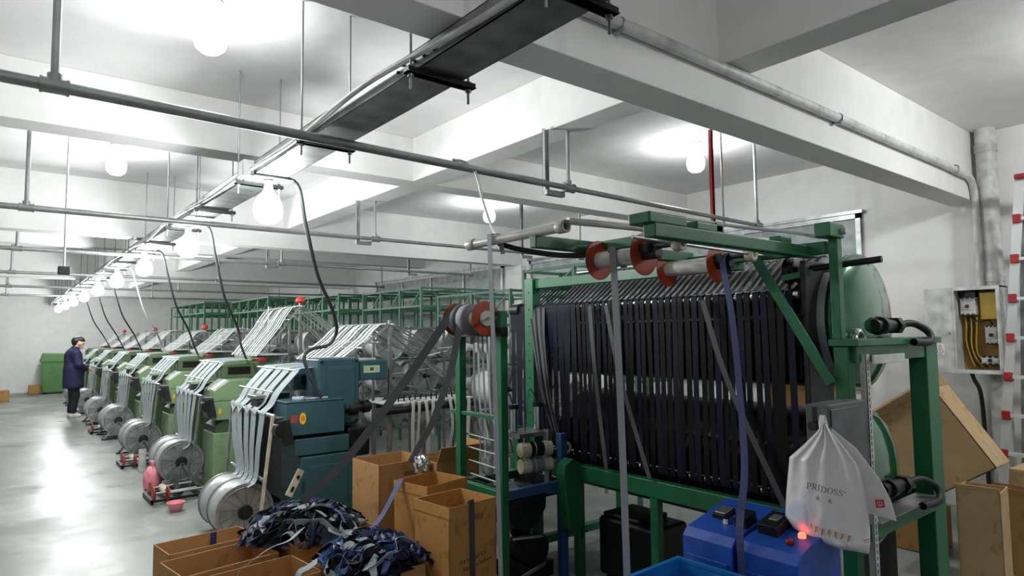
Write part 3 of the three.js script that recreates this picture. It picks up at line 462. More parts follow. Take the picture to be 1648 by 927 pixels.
  obj('support_arm', bar([-0.13, 1.04, -0.04], [-0.2, 0.06, -0.14], 0.02, 0.03), teal ? M.cream : M.galv, o); obj('support_arm', bar([-0.13, 1.04, -1.2], [-0.2, 0.06, -1.12], 0.02, 0.03), M.galv, o);
  obj('take_up_arm', [bar([-0.06, 1.0, 0.01], [-0.02, 0.8, 0.02], 0.05, 0.09), cyl([-0.08, 0.92, -0.1], [-0.08, 0.92, 0.04], 0.06, 16)], M.black, o);
  for (let k = 0; k < 5; k++) {
    const z = -0.3 - k * 0.21 - rr(0, 0.03), zr = -0.33 - k * 0.125;
    obj('ribbon', strip([[0.5, 1.41, z], [0.24, 1.4, z], [0.165, 1.392, z], [0.14, 1.36, z], [0.0, 1.206, z], [-0.06, 1.1, z], [-0.125, 1.04, z], [-0.13, 0.99, z], [-0.155, 0.74, (z + zr) / 2], [-0.17, 0.5, zr], [-0.24, 0.44, zr]], u => 0.15 - 0.06 * Math.max(0, (u - 0.6) / 0.4), 0.0016, [0, 0, 1], 40), M.ribbonPale, o);
  }
  // warp threads rising to the back guide
  const X1 = 1.06;
  obj('thread_shelf', [bx(0.58, 0.9, 1.455, 1.463, -1.5, -0.28), bx(0.58, 0.9, 1.45, 1.468, -0.29, -0.275), bx(0.58, 0.595, 1.45, 1.468, -1.5, -0.28)], M.white, o);
  for (const z of [-0.3, -1.46]) { obj('guide_post', bx(X1 - 0.015, X1 + 0.015, 0, sheetTop + 0.04, z - 0.015, z + 0.015), M.galv, o); obj('guide_arm', bar([X1, sheetTop, z], [0.62, 1.47, z], 0.014, 0.02), M.alu, o); }
  for (const [x, y] of [[X1, sheetTop], [X1 - 0.15, sheetTop - 0.17], [0.74, 1.56]]) obj('guide_bar', cyl([x, y, -0.22], [x, y, -1.52], 0.011, 10), M.alu, o);
  for (let k = 0; k < 13; k++) { const z = -0.36 - k * 0.085, w = rr(0.03, 0.06); obj('thread_band', strip([[0.55, 1.44, z + rr(-0.02, 0.02)], [0.8, 1.44 + (sheetTop - 1.44) * 0.52, z], [X1, sheetTop + 0.013, z], [X1 + 0.5, sheetTop - 0.12 - rr(0, 0.25), z + rr(-0.05, 0.05)], [X1 + 1.0, rr(1.2, 1.6), z + rr(-0.12, 0.12)]], w, 0.0012, [0, 0, 1], 14), k % 4 === 3 ? M.ribbonPale : M.thread, o); }
  if (i < 6) for (let k = 0; k < 6; k++) { const z = -0.4 - k * 0.18; obj('thread_band', strip([[0.84, 1.2 + 0.02 * k, z], [1.4, 1.18 + rr(-0.1, 0.1), z], [2.0, rr(0.9, 1.3), z]], 0.03, 0.0012, [0, 0, 1], 8), M.thread, o); }
  if (i % 2 === 1) obj('signal_light', lathe([[0, 0], [0.05, 0], [0.055, 0.03], [0.045, 0.07], [0, 0.085]], 'y', 20).translate(X1, sheetTop + 0.04, -0.3), mat(0xd83a3a, { roughness: 0.35 }), o);
}
const loomWords = ['teal blue loom with a yellow oval emblem, nearest of the row', ...['first', 'second', 'third', 'fourth', 'fifth', 'sixth', 'seventh'].map(s => `light green ribbon loom, ${s} green one behind the teal loom`)];
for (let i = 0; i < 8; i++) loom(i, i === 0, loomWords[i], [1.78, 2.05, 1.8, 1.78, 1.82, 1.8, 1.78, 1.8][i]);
// take-up reels on the floor in front of each loom
function makeReel(label) {
  const o = thing('take_up_reel', label, 'reel', [0, 0.245, 0]); const R = 0.235, L = 0.56;
  for (const z of [0, -L / 2, -L]) obj('flange', lathe([[0.05, -0.006], [R - 0.004, -0.006], [R, 0], [R - 0.004, 0.006], [0.05, 0.006], [0.05, -0.006]], 'z', 44).translate(0, 0, z), M.alu, o);
  for (const z of [-0.008, -L / 2 - 0.008]) obj('wound_ribbon', lathe([[0.06, 0], [R - 0.012, 0], [R - 0.007, -L / 4], [R - 0.012, -L / 2 + 0.016], [0.06, -L / 2 + 0.016]], 'z', 44).translate(0, 0, z), mat(0xc4c8c8, { roughness: 0.4, metalness: 0.25, map: T.threads }), o);
  for (let k = 0; k < 14; k++) { const a = k * Math.PI / 7; obj('spoke', bar([0.06 * Math.cos(a), 0.06 * Math.sin(a), 0.009], [0.215 * Math.cos(a + 0.25), 0.215 * Math.sin(a + 0.25), 0.009], 0.006, 0.012), M.galv, o); }
  obj('hub', [cyl([0, 0, -L - 0.05], [0, 0, 0.05], 0.03, 18), disc(0.06, 0.02, 'z', 24).translate(0, 0, 0.012)], M.darkSteel, o); obj('rim_ring', new THREE.TorusGeometry(0.2, 0.006, 8, 40).translate(0, 0, 0.008), M.galv, o);
  return o;
}
const reel0 = makeReel('big silver take-up reel on the floor in front of the teal loom');
reel0.position.set(1.655, 0.236, -5.62);
for (let i = 1; i < 7; i++) {
  const z = -5.62 - 2.35 * i;
  copy(reel0, [1.655, i % 2 ? 0.30 : 0.27, z], `silver take-up reel in front of the ${['', 'first', 'second', 'third', 'fourth', 'fifth', 'sixth'][i]} green loom`, undefined);
  const s = thing('reel_stand', `grey steel stand carrying the reel of the ${['', 'first', 'second', 'third', 'fourth', 'fifth', 'sixth'][i]} green loom`, 'stand', [1.655, 0, z]); const h = i % 2 ? 0.30 : 0.27;
  for (const dz of [0.07, -0.66]) { obj('leg', bar([-0.22, 0, dz], [0, h - 0.01, dz], 0.014, 0.03), M.galv, s); obj('leg', bar([0.18, 0, dz], [0, h - 0.01, dz], 0.014, 0.03), M.galv, s); obj('foot_bar', bar([-0.24, 0.01, dz], [0.2, 0.01, dz], 0.02, 0.02), M.darkSteel, s); }
}
// low thread let-off stands with red wheels on the floor
[[1.32, -7.45, 'first'], [1.36, -9.7, 'second'], [1.4, -13.5, 'third']].forEach(([x, z, w], i) => {
  const o = thing('let_off_stand', `low floor stand with red wheels beside the ${w} green loom's reel`, 'stand', [x, 0, z]);
  obj('floor_frame', [bx(-0.05, 0.5, 0.02, 0.045, 0.0, 0.03), bx(-0.05, 0.5, 0.02, 0.045, -0.42, -0.39), bx(-0.05, -0.02, 0.0, 0.05, -0.42, 0.03), bx(0.4, 0.43, 0.0, 0.05, -0.42, 0.03)], M.darkSteel, o);
  for (const [dx, dz] of [[-0.02, 0.0], [0.1, 0.05], [0.0, -0.3]]) { const wh = obj('wheel', disc(0.075, 0.02, 'x', 28, 0.006).translate(dx, 0.1, dz), M.red, o); obj('axle', cyl([dx, 0.1, dz], [dx + 0.4, 0.11, dz], 0.012, 10), M.galv, wh); }
  for (let k = 0; k < 2; k++) obj('thread_roll', cyl([0.12 + k * 0.12, 0.085, -0.36], [0.12 + k * 0.12, 0.085, -0.06], 0.04, 18), k ? M.black : M.cream, o);
});
{
  const r = thing('paper_roll', 'white paper roll standing on the floor by the second green loom', 'roll', [1.5, 0, -9.38]);
  obj('roll_body', lathe([[0.02, 0], [0.045, 0], [0.045, 0.27], [0.02, 0.27], [0.02, 0]], 'y', 24), M.white, r); obj('roll_core', lathe([[0.014, 0], [0.02, 0], [0.02, 0.272], [0.014, 0.272], [0.014, 0]], 'y', 16), M.card, r);
  const p = new THREE.SphereGeometry(0.15, 40, 28), a = p.attributes.position; for (let i = 0; i < a.count; i++) { const v = V(a.getX(i), a.getY(i), a.getZ(i)), n = 0.82 + 0.35 * fbm(0.5 + v.x * 1.7, 0.5 + v.y * 1.7 + v.z, 6, 3, 5); a.setXYZ(i, v.x * n * 0.8, Math.max(-0.13, v.y * n * 1.25), v.z * n); } p.computeVertexNormals();
  const b = thing('plastic_bag', 'pink plastic bag lying by the reel of the first green loom', 'bag', [1.42, 0.11, -8.2]); p.scale(0.8, 0.8, 0.8); obj('bag_body', p, M.pink, b); obj('bag_knot', lathe([[0, 0.02], [0.02, 0.03], [0.014, 0.06], [0.035, 0.1], [0, 0.09]], 'y', 14).translate(0, 0.1, 0), M.pink, b);
  const c = thing('plastic_cup', 'small pink basin tipped on the floor below the first green loom reel', 'basin', [1.42, 0.0, -7.02]); obj('basin_body', lathe([[0, 0], [0.05, 0], [0.075, 0.08], [0.08, 0.082], [0.078, 0.088], [0.07, 0.084], [0.046, 0.008], [0, 0.008]], 'y', 28), M.pink, c); obj('basin_rim', new THREE.TorusGeometry(0.078, 0.004, 8, 28).rotateX(Math.PI / 2).translate(0, 0.085, 0), M.pink, c);
}
// drop cables from the tray to each loom
for (let i = 0; i < 7; i++) {
  const z = -4.33 - 2.3 * i, zl = -5.28 - 2.35 * i, m = i === 3 ? M.white : M.cable;
  const pts = i === 0 ? [[1.5, 2.76, z - 0.02], [1.6, 2.74, z - 0.06], [1.74, 2.5, z - 0.25], [1.98, 2.15, z - 0.6], [2.22, 1.86, z - 0.85], [2.3, 1.7, z - 0.98], [2.24, 1.6, z - 1.0], [2.1, 1.57, z - 1.0], [2.02, 1.52, z - 0.98], [2.06, 1.35, z - 0.96], [2.16, 1.16, z - 0.95]]
    : [[1.5, 2.76, z], [1.58, 2.74, z - 0.05], [1.68, 2.5, z - 0.2], [1.84, 2.1, z - 0.45], [2.06, 1.78, z - 0.75], [2.28, 1.55, zl - 0.35], [2.36, 1.4, zl - 0.42]];
  tag(obj('drop_cable', tube(pts, i === 0 ? 0.015 : 0.013, 60, 8), m), `${i === 3 ? 'white' : 'black'} cable dropping from the tray to the ${i === 0 ? 'teal loom' : ['', 'first', 'second', 'third', 'fourth', 'fifth', 'sixth'][i] + ' green loom'}`, 'cable');
}
tag(obj('hanging_cable', tube([[2.12, 2.73, -3.2], [2.22, 2.735, -3.22], [2.28, 2.68, -3.2], [2.3, 2.5, -3.15], [2.26, 2.3, -3.0], [2.2, 2.21, -2.85]], 0.009, 50, 8), M.white), 'white cable looping from the nearest sprinkler pipe to the plastic pipe', 'cable');
tag(obj('hanging_cable', tube([[2.5, 2.22, -2.06], [2.62, 2.26, -2.08], [2.8, 2.265, -2.02], [3.0, 2.22, -1.85], [3.15, 2.18, -1.65], [3.2, 2.14, -1.52]], 0.009, 70, 8), M.white), 'white cable arching over the machine top to the near upright', 'cable');
// ---------------------------------------------------------------- warp beams and yarn racks behind the looms
const wb = thing('warp_beam', 'aluminium warp beam wound with white yarn on the steel stands behind the looms', 'warp beam', [0, 0, 0], 'warp beams behind the looms');
{
  const R = 0.2, L = 0.38;
  for (const z of [0, -L]) { obj('flange', lathe([[0.03, -0.008], [R - 0.012, -0.008], [R, 0.012], [R, 0.018], [R - 0.02, 0.008], [0.03, 0.008], [0.03, -0.008]], 'z', 36).translate(0, 0, z), M.alu, wb); for (let k = 0; k < 5; k++) { const a = k * 1.2566; obj('spoke', bar([0.04 * Math.cos(a), 0.04 * Math.sin(a), z + (z ? -0.012 : 0.012)], [0.185 * Math.cos(a), 0.185 * Math.sin(a), z + (z ? -0.012 : 0.012)], 0.018, 0.012), M.galv, wb); } }
  obj('yarn', lathe([[0.04, -0.01], [0.165, -0.01], [0.168, -L / 2], [0.165, -L + 0.01], [0.04, -L + 0.01]], 'z', 36), M.yarn, wb); obj('axle', cyl([0, 0, 0.1], [0, 0, -L - 0.1], 0.016, 12), M.darkSteel, wb);
}
let firstBeam = true;
for (let i = 0; i < 6; i++) {
  const zc = -4.82 - 2.35 * i, s = thing('beam_stand', `steel stand holding warp beams, ${ord[i]} behind the loom row`, 'stand', [4.3, 0, zc]);
  const cols = [0, 0.5, -0.5];
  for (const dz of [0.06, -0.44]) { for (const x of [-0.75, -0.25, 0.25, 0.75]) obj('post', bx(x - 0.014, x + 0.014, 0, 1.78, dz - 0.014, dz + 0.014), M.galv, s); for (const y of [0.55, 0.95, 1.36, 1.76]) obj('rail', bx(-0.76, 0.76, y - 0.012, y + 0.012, dz - 0.012, dz + 0.012), M.galv, s); }
  for (const x of cols) for (const y of [1.15, 1.57, 0.73]) { if (x < 0 && y > 1.5 && i === 0) continue; const p = [4.3 + x, y, zc]; if (firstBeam) { wb.position.set(...p); firstBeam = false; } else copy(wb, p); }
}
function rack(x0, x1, z0, z1, h, m, label, cones) {
  const o = thing('yarn_rack', label, 'rack');
  const nx = Math.max(2, Math.round((x1 - x0) / 0.6) + 1), nz = Math.max(2, Math.round((z0 - z1) / 0.8) + 1);
  for (let a = 0; a < nx; a++) for (let b = 0; b < nz; b++) { const x = x0 + (x1 - x0) * a / (nx - 1), z = z0 + (z1 - z0) * b / (nz - 1); obj('post', bx(x - 0.018, x + 0.018, 0, h, z - 0.018, z + 0.018), m, o); }
  for (const y of [h - 0.02, h - 0.3, h - 0.75, h - 1.2]) {
    for (let b = 0; b < nz; b++) { const z = z0 + (z1 - z0) * b / (nz - 1); obj('rail', bx(x0, x1, y - 0.016, y + 0.016, z - 0.014, z + 0.014), m, o); }
    for (let a = 0; a < nx; a++) { const x = x0 + (x1 - x0) * a / (nx - 1); obj('rail', bx(x - 0.014, x + 0.014, y - 0.016, y + 0.016, z1, z0), m, o); }
  }
  for (let b = 0; b < nz - 1; b++) obj('diagonal', bar([x0, h - 0.04, z0 + (z1 - z0) * b / (nz - 1)], [x0, h - 0.3, z0 + (z1 - z0) * (b + 0.5) / (nz - 1)], 0.012, 0.02), m, o);
  return o;
}
rack(4.75, 5.9, -4.05, -5.7, 2.41, M.greenRack, 'grey-green steel yarn rack directly behind the finishing machine');
rack(5.1, 6.5, -6.4, -8.1, 2.25, M.greenRack, 'grey-green yarn rack behind the entry stand, before the windows');
rack(5.1, 6.5, -8.6, -10.6, 2.42, M.greenRack, 'tall grey-green yarn rack in the middle of the hall by the windows');
rack(4.9, 6.5, -11.2, -13.4, 2.45, M.greenBright, 'bright green yarn rack behind the second green loom');
rack(4.6, 6.5, -14.2, -17, 2.55, M.greenBright, 'bright green yarn rack behind the fourth green loom');
rack(4.2, 6.5, -18, -22, 2.6, M.greenBright, 'farthest bright green yarn rack near the end wall');
const coneGeo = [lathe([[0, 0], [0.062, 0], [0.066, 0.01], [0.042, 0.14], [0.02, 0.145], [0.016, 0.17], [0, 0.17]], 'x', 18)];
let cone0;
for (const [x, z0, z1, h] of [[4.72, -4.2, -5.6, 2.41], [5.07, -6.5, -8.0, 2.25], [5.07, -8.7, -10.5, 2.42], [4.87, -11.3, -13.3, 2.45], [4.57, -14.3, -16.9, 2.55]]) for (const dy of [0.75, 1.2]) for (let k = 0; k < 6; k++) {
  const p = [x - 0.19, h - dy + 0.0, z0 + (z1 - z0) * (k + 0.5) / 6];
  if (!cone0) { cone0 = thing('yarn_cone', 'white yarn cone on a peg of the green yarn racks', 'yarn cone', p, 'yarn cones on the racks'); obj('yarn', coneGeo[0].clone(), M.yarn, cone0); obj('peg', cyl([0.1, 0, 0], [0.225, 0, 0], 0.006, 8), M.galv, cone0); } else copy(cone0, p);
}
{
  const b = thing('booklet', 'purple booklet lying on the teal loom control box', 'booklet', [2.16, 1.142, -5.45]); obj('cover', bx(-0.11, 0.1, 0, 0.018, -0.07, 0.07, 0.003), mat(0x4b3f68, { roughness: 0.6 }), b); obj('pages', bx(-0.105, 0.097, 0.003, 0.015, -0.067, 0.072), M.white, b);
  const t = thing('tape_roll', 'clear tape roll lying on the teal loom control box', 'tape', [2.0, 1.141, -5.38]); obj('tape_ring', lathe([[0.03, 0], [0.05, 0], [0.05, 0.03], [0.03, 0.03], [0.03, 0]], 'y', 28), mat(0xaebccb, { roughness: 0.25 }), t); obj('tape_core', lathe([[0.026, 0.001], [0.03, 0.001], [0.03, 0.029], [0.026, 0.029], [0.026, 0.001]], 'y', 24), M.card, t);
  const f = new THREE.IcosahedronGeometry(0.05, 3), a = f.attributes.position; for (let i = 0; i < a.count; i++) { const v = V(a.getX(i), a.getY(i), a.getZ(i)), n = 0.6 + 0.9 * fbm(0.5 + v.x * 6, 0.5 + v.y * 6 + v.z * 3, 9, 2, 13); a.setXYZ(i, v.x * n, v.y * n * 1.3, v.z * n); } f.computeVertexNormals();
  tag(obj('crumpled_foil', f.translate(2.36, 0.775, -3.98), M.steel), 'crumpled silver foil wad at the end of the pale grey ribbon', 'foil');
}
// tape table with hanging white tapes beside the teal loom
{
  const o = thing('tape_table', 'narrow white table hung with white tapes beside the teal loom', 'table', [2.5, 0, -4.95]);
  obj('table_top', bx(0.1, 0.98, 1.085, 1.1, -0.3, 0.02, 0.004), M.white, o); obj('roller', cyl([0.06, 1.035, 0.02], [0.98, 1.05, 0.02], 0.03, 18), M.black, o);
  for (const [x, z] of [[0.12, 0], [0.96, 0], [0.12, -0.28], [0.96, -0.28]]) obj('leg', bx(x - 0.015, x + 0.015, 0, 1.085, z - 0.015, z + 0.015), M.galv, o);
  for (let k = 0; k < 13; k++) obj('peg', cyl([0.24 + k * 0.055, 1.1, -0.06], [0.24 + k * 0.055, 1.15, -0.06], 0.007, 8), M.black, o);
  for (const [x, b] of [[0.32, 0.56], [0.38, 0.56], [0.45, 0.63], [0.52, 0.8], [0.7, 0.62], [0.76, 0.7], [0.82, 0.6], [0.9, 0.58]]) obj('tape', strip([[x, 1.11, -0.2], [x, 1.104, 0.0], [x, 1.08, 0.055], [x + rr(-0.02, 0.02), 0.85, 0.06], [x + rr(-0.03, 0.03), b, 0.05]], 0.032, 0.0016, [1, 0, 0], 24, rr(-0.4, 0.4)), M.ribbonWhite, o);
}
// ---------------------------------------------------------------- cartons
function carton(name, label, pos, w, h, d, m, ry = 0, o = {}) {   // open box with real walls; w along x, d along z
  const g = thing(name, label, 'carton', pos, undefined, ry), t = 0.006, W = w / 2, D = d / 2;
  obj('bottom_panel', bx(-W, W, 0, t, -D, D), m, g);
  const wob = (a, b, c) => { const q = new THREE.BoxGeometry(1, 1, 1, 8, 6, 1); void a; void b; void c; return q; }; void wob;
  obj('side_panel', bx(-W, W, 0, h, D - t, D), m, g); obj('side_panel', bx(-W, W, 0, h, -D, -D + t), m, g);
  obj('side_panel', bx(-W, -W + t, 0, h, -D, D), m, g); obj('side_panel', bx(W - t, W, 0, h, -D, D), m, g);
  if (o.closed) { obj('top_panel', [bx(-W, W, h, h + t, -D, -0.002), bx(-W, W, h, h + t, 0.002, D)], m, g); obj('tape', bx(-W - 0.001, W + 0.001, h + t, h + t + 0.001, -0.025, 0.025), M.cardLight, g); }
  if (o.flaps) for (const [k, a] of o.flaps) {   // k: 0 +z, 1 -z, 2 -x, 3 +x ; a: opening angle outwards from upright
    const L = (o.flapL ?? 0.5) * (k < 2 ? d : w) * 0.98, f = k < 2 ? bx(-W, W, 0, L, -t / 2, t / 2) : bx(-t / 2, t / 2, 0, L, -D, D);
    const s = obj('flap', f, m, g); s.position.set(k === 2 ? -W : k === 3 ? W : 0, h, k === 0 ? D : k === 1 ? -D : 0);
    if (k === 0) s.rotation.x = a; if (k === 1) s.rotation.x = -a; if (k === 2) s.rotation.z = a; if (k === 3) s.rotation.z = -a;
  }
  if (o.hole) for (const s of [1, -1]) obj('hand_hole', new THREE.CapsuleGeometry(0.017, 0.06, 4, 10).rotateZ(Math.PI / 2).scale(1, 1, 0.12).translate(0.03, h - 0.085, s * D), M.cardDark, g);
  if (o.fold) obj('fold_band', [bx(-W - 0.002, W + 0.002, h - o.fold, h + 0.002, D, D + 0.003), bx(-W - 0.003, -W, h - o.fold, h + 0.002, -D, D + 0.003)], m, g);
  return g;
}
const cA = carton('low_carton', 'low open cardboard carton with a blue tape mark, farthest left of the front cartons', [1.12, 0, -4.62], 0.54, 0.36, 0.3, M.card, 0.12); obj('tape_mark', bx(0.08, 0.12, 0.27, 0.355, -0.144, -0.14), M.ribbonDeep, cA);
carton('low_carton', 'low open empty cardboard carton in front of the blue taped one', [1.1, 0, -4.2], 0.56, 0.36, 0.36, M.card, 0.14);
carton('low_carton', 'low open cardboard carton at the bottom edge left of the ribbon heap', [1.2, 0, -3.72], 0.5, 0.37, 0.38, M.card, 0.1);
carton('ribbon_carton', 'cardboard carton under the upper heap of blue and white ribbons', [1.72, 0, -4.3], 0.58, 0.4, 0.5, M.cardOrange, 0.15);
carton('ribbon_carton', 'cardboard carton under the lower heap of blue ribbons', [1.72, 0, -3.5], 0.46, 0.38, 0.5, M.card, 0.05);
const tall = carton('tall_carton', 'tall open orange-brown carton printed on the side, nearest the grey strap', [2.19, 0, -3.3], 0.36, 0.7, 0.33, M.cardOrange, 0.1, { hole: true, fold: 0.06 });
carton('tall_carton', 'tall open carton standing behind the printed one', [2.3, 0, -3.76], 0.36, 0.72, 0.32, M.cardOrange, 0.2, { hole: true, fold: 0.06 });
carton('big_carton', 'large brown carton with a hand hole beside the teal loom', [2.4, 0, -4.5], 0.44, 0.74, 0.4, M.card, 0.05, { hole: true });
carton('big_carton', 'large carton with raised flaps behind the tall orange-brown pair', [2.86, 0, -4.45], 0.38, 0.7, 0.4, M.card, -0.05, { flaps: [[0, 0.5], [3, 0.4]], flapL: 0.35 });
decal('printed_text', 0.26, 0.13, canvasTex(512, 256, (g, w, h) => {
  g.clearRect(0, 0, w, h); g.fillStyle = '#4a2d18'; g.save(); g.translate(40, 110); g.rotate(-0.1); for (let i = 0; i < 9; i++) { g.fillRect(i * 44, -40 + (i * 7) % 12, 26, 9); g.fillRect(i * 44 + (i % 3) * 8, -40, 9, 40); if (i % 2) g.fillRect(i * 44, -14, 30, 9); } g.font = 'bold 54px serif'; g.fillText('Made in Taiwan', 30, 84); g.restore();
}), tall, [0.01, 0.36, 0.1665], [0, 0, 0], { roughness: 0.85, transparent: true });
obj('hanging_ribbon', strip([[-0.02, 0.55, 0.08], [-0.02, 0.68, 0.14], [-0.02, 0.712, 0.163], [-0.02, 0.69, 0.174], [-0.015, 0.4, 0.173], [-0.005, 0.01, 0.173]], 0.036, 0.0016, [1, 0, 0], 26), M.ribbonDarkGrey, tall);
// cartons behind the machine by the right wall
{
  const b = carton('leaning_carton', 'big open carton tipped over on its corner behind the green machine', [5.66, 0.774, -1.935], 0.32, 0.65, 0.7, M.cardLight, 0, { flaps: [[1, 0.9], [2, 1.2], [3, 0.3]], flapL: 0.42 });
  b.rotation.set(-0.6, 0, 0); for (const c of b.children) c.position.y -= 0.325;
  obj('tape_strip', bx(-0.012, 0.012, -0.3, -0.12, 0.3505, 0.352), M.white, b);
  carton('folded_carton', 'upright carton with a torn rim beside the near green post', [5.18, 0, -1.47], 0.28, 0.62, 0.24, M.cardLight, 0.1, { flaps: [[2, 0.15]], flapL: 0.12 });
  carton('folded_carton', 'upright carton under the corner of the tipped carton', [5.62, 0, -1.42], 0.3, 0.55, 0.26, M.card, 0.05, { flaps: [[2, 0.1]], flapL: 0.1 });
  carton('folded_carton', 'upright carton at the right edge beside the ladder', [6.15, 0, -1.36], 0.36, 0.62, 0.3, M.cardLight, -0.04, { closed: true });
  carton('base_carton', 'closed carton on the floor below the tipped carton', [5.66, 0, -2.12], 0.36, 0.3, 0.5, M.card, 0, { closed: true });
  carton('back_carton', 'tall carton against the wall seen between the green discs', [6.3, 0, -3.2], 0.5, 1.1, 0.6, M.card, 0.1, { flaps: [[2, 0.7], [0, 0.5]], flapL: 0.35 });
}
carton('far_carton', 'small brown carton on the floor by the green bin at the far wall', [0.98, 0, -24.7], 0.3, 0.26, 0.3, M.card, 0, { closed: true });
carton('far_carton', 'brown carton at the left picture edge near the far wall', [0.08, 0, -22.2], 0.48, 0.3, 0.45, M.card, 0.1, { closed: true });
// ---------------------------------------------------------------- heaps of ribbon
function heap(label, cx, cz, rx, rz, y0, hh, n, cols) {
  const o = thing('ribbon_heap', label, 'ribbons', [cx, y0, cz]);
  const H = (x, z) => hh * Math.max(-0.25, 1 - (x * x) / (rx * rx) - (z * z) / (rz * rz)) + 0.05 * (fbm(0.5 + x, 0.5 + z, 8, 3, 77) - 0.5);
  const g = new THREE.SphereGeometry(1, 40, 20, 0, 6.2832, 0, Math.PI / 2), p = g.attributes.position; for (let i = 0; i < p.count; i++) { const x = p.getX(i) * rx * 0.98, z = p.getZ(i) * rz * 0.98; p.setXYZ(i, x, H(x, z) - 0.02, z); } g.computeVertexNormals(); obj('heap_core', g, M.ribbonNavy, o);
  for (let k = 0; k < n; k++) {
    let x = rr(-rx, rx) * 0.8, z = rr(-rz, rz) * 0.8, a = rr(0, 6.28); const pts = [], ax = [rr(-1, 1), rr(0.1, 0.9), rr(-1, 1)];
    const len = 5 + Math.floor(rr(0, 4)); for (let s = 0; s < len; s++) { pts.push([x, H(x, z) + 0.012 + rr(0, 0.045), z]); a += rr(-1.1, 1.1); x += Math.cos(a) * 0.07; z += Math.sin(a) * 0.07; if (x * x / (rx * rx) + z * z / (rz * rz) > 1.1) { a += 2.2; x *= 0.93; z *= 0.93; } }
    obj('ribbon', strip(pts, rr(0.028, 0.045), 0.0018, ax, len * 4, rr(-1.5, 1.5)), cols[Math.floor(rnd() * cols.length)], o);
  }
  return o;
}
const hpCols = [M.ribbonNavy, M.ribbonBlack, M.ribbonDeep, M.ribbonBlue, M.ribbonPale, M.ribbonPale, M.ribbonNavy, M.ribbonBlack, M.ribbonGrey];
heap('tangled heap of dark, blue and pale ribbons spilling over the upper carton', 1.66, -4.32, 0.37, 0.35, 0.39, 0.13, 80, hpCols);
heap('tangled heap of blue ribbons on the lower carton by the tall carton', 1.74, -3.5, 0.27, 0.3, 0.39, 0.1, 60, [M.ribbonDeep, M.ribbonBlue, M.ribbonBlue, M.ribbonPale, M.ribbonNavy, M.ribbonBlack]);
hang('ribbon_strap', 'pale ribbon trailing over the edges of the low cartons', [[1.6, 0.5, -4.1], [1.45, 0.44, -4.0], [1.34, 0.41, -4.02], [1.2, 0.37, -3.96], [1.12, 0.34, -3.9], [1.1, 0.2, -3.88]], 0.035, M.ribbonPale, 30, 0.8);
hang('ribbon_strap', 'pale ribbon looping from the lower heap over a carton rim', [[1.75, 0.5, -3.6], [1.62, 0.47, -3.55], [1.5, 0.42, -3.62], [1.4, 0.4, -3.58], [1.33, 0.38, -3.55], [1.3, 0.22, -3.53]], 0.035, M.ribbonPale, 30, -0.6);
hang('ribbon_strap', 'blue ribbon pulled tight up from the lower heap to the tall carton', [[1.76, 0.48, -3.66], [1.9, 0.55, -3.7], [2.1, 0.74, -3.8]], 0.04, M.ribbonDeep, 16, 0.3);
// ---------------------------------------------------------------- blue cabinet, crates, grey box and bag
{
  const o = thing('heater_cabinet', 'blue steel control cabinet with gauges and a red lamp before the machine', 'cabinet');
  for (const [z0, z1, nm] of [[-1.86, -1.605, 0], [-1.585, -1.32, 1]]) {
    const b = obj('cabinet_body', prism([[2.47, 0], [2.82, 0], [2.82, 0.86], [2.5, 0.79], [2.47, 0.76]], z1 - z0 - 0.012, 0.006).translate(0, 0, z0 + 0.006), M.blue, o);
    obj('front_panel', bx(2.456, 2.463, 0.06, 0.69, z0 + 0.025, z1 - 0.025, 0.003), M.blue, b);
  }
  const ty = x => 0.79 + (x - 2.5) * 0.219 + 0.006;
  const item = (x, z, w, d, h, m, nm) => obj(nm, bx(-w / 2, w / 2, 0, h, -d / 2, d / 2, 0.004).rotateZ(0.215).translate(x, ty(x), z), m, o);
  item(2.66, -1.77, 0.09, 0.07, 0.022, M.darkSteel, 'meter'); item(2.665, -1.77, 0.07, 0.055, 0.026, M.alu, 'meter_face');
  item(2.63, -1.64, 0.09, 0.06, 0.05, M.black, 'switch_block'); item(2.65, -1.51, 0.14, 0.09, 0.045, M.black, 'switch_block'); item(2.66, -1.51, 0.05, 0.04, 0.05, M.galv, 'switch_lever');
  for (const [x, z] of [[2.6, -1.72], [2.7, -1.7]]) obj('knob', new THREE.CylinderGeometry(0.014, 0.016, 0.02, 16).translate(x, ty(x) + 0.008, z), M.steel, o);
  const lm = new THREE.MeshStandardMaterial({ color: 0xff5040, emissive: new THREE.Color(1, 0.22, 0.12), emissiveIntensity: 5, roughness: 0.3 });
  obj('pilot_lamp', lathe([[0, 0], [0.016, 0], [0.016, 0.014], [0.01, 0.022], [0, 0.024]], 'y', 18).translate(2.63, ty(2.63), -1.385), lm, o);
  const pl = new THREE.PointLight(0xff3322, 0.012); pl.position.set(2.63, ty(2.63) + 0.03, -1.385); pl.castShadow = true; o.add(pl);
  obj('push_button', lathe([[0, 0], [0.016, 0], [0.016, 0.016], [0.012, 0.02], [0, 0.02]], 'y', 18).translate(2.56, ty(2.56), -1.4), M.red, o);
}
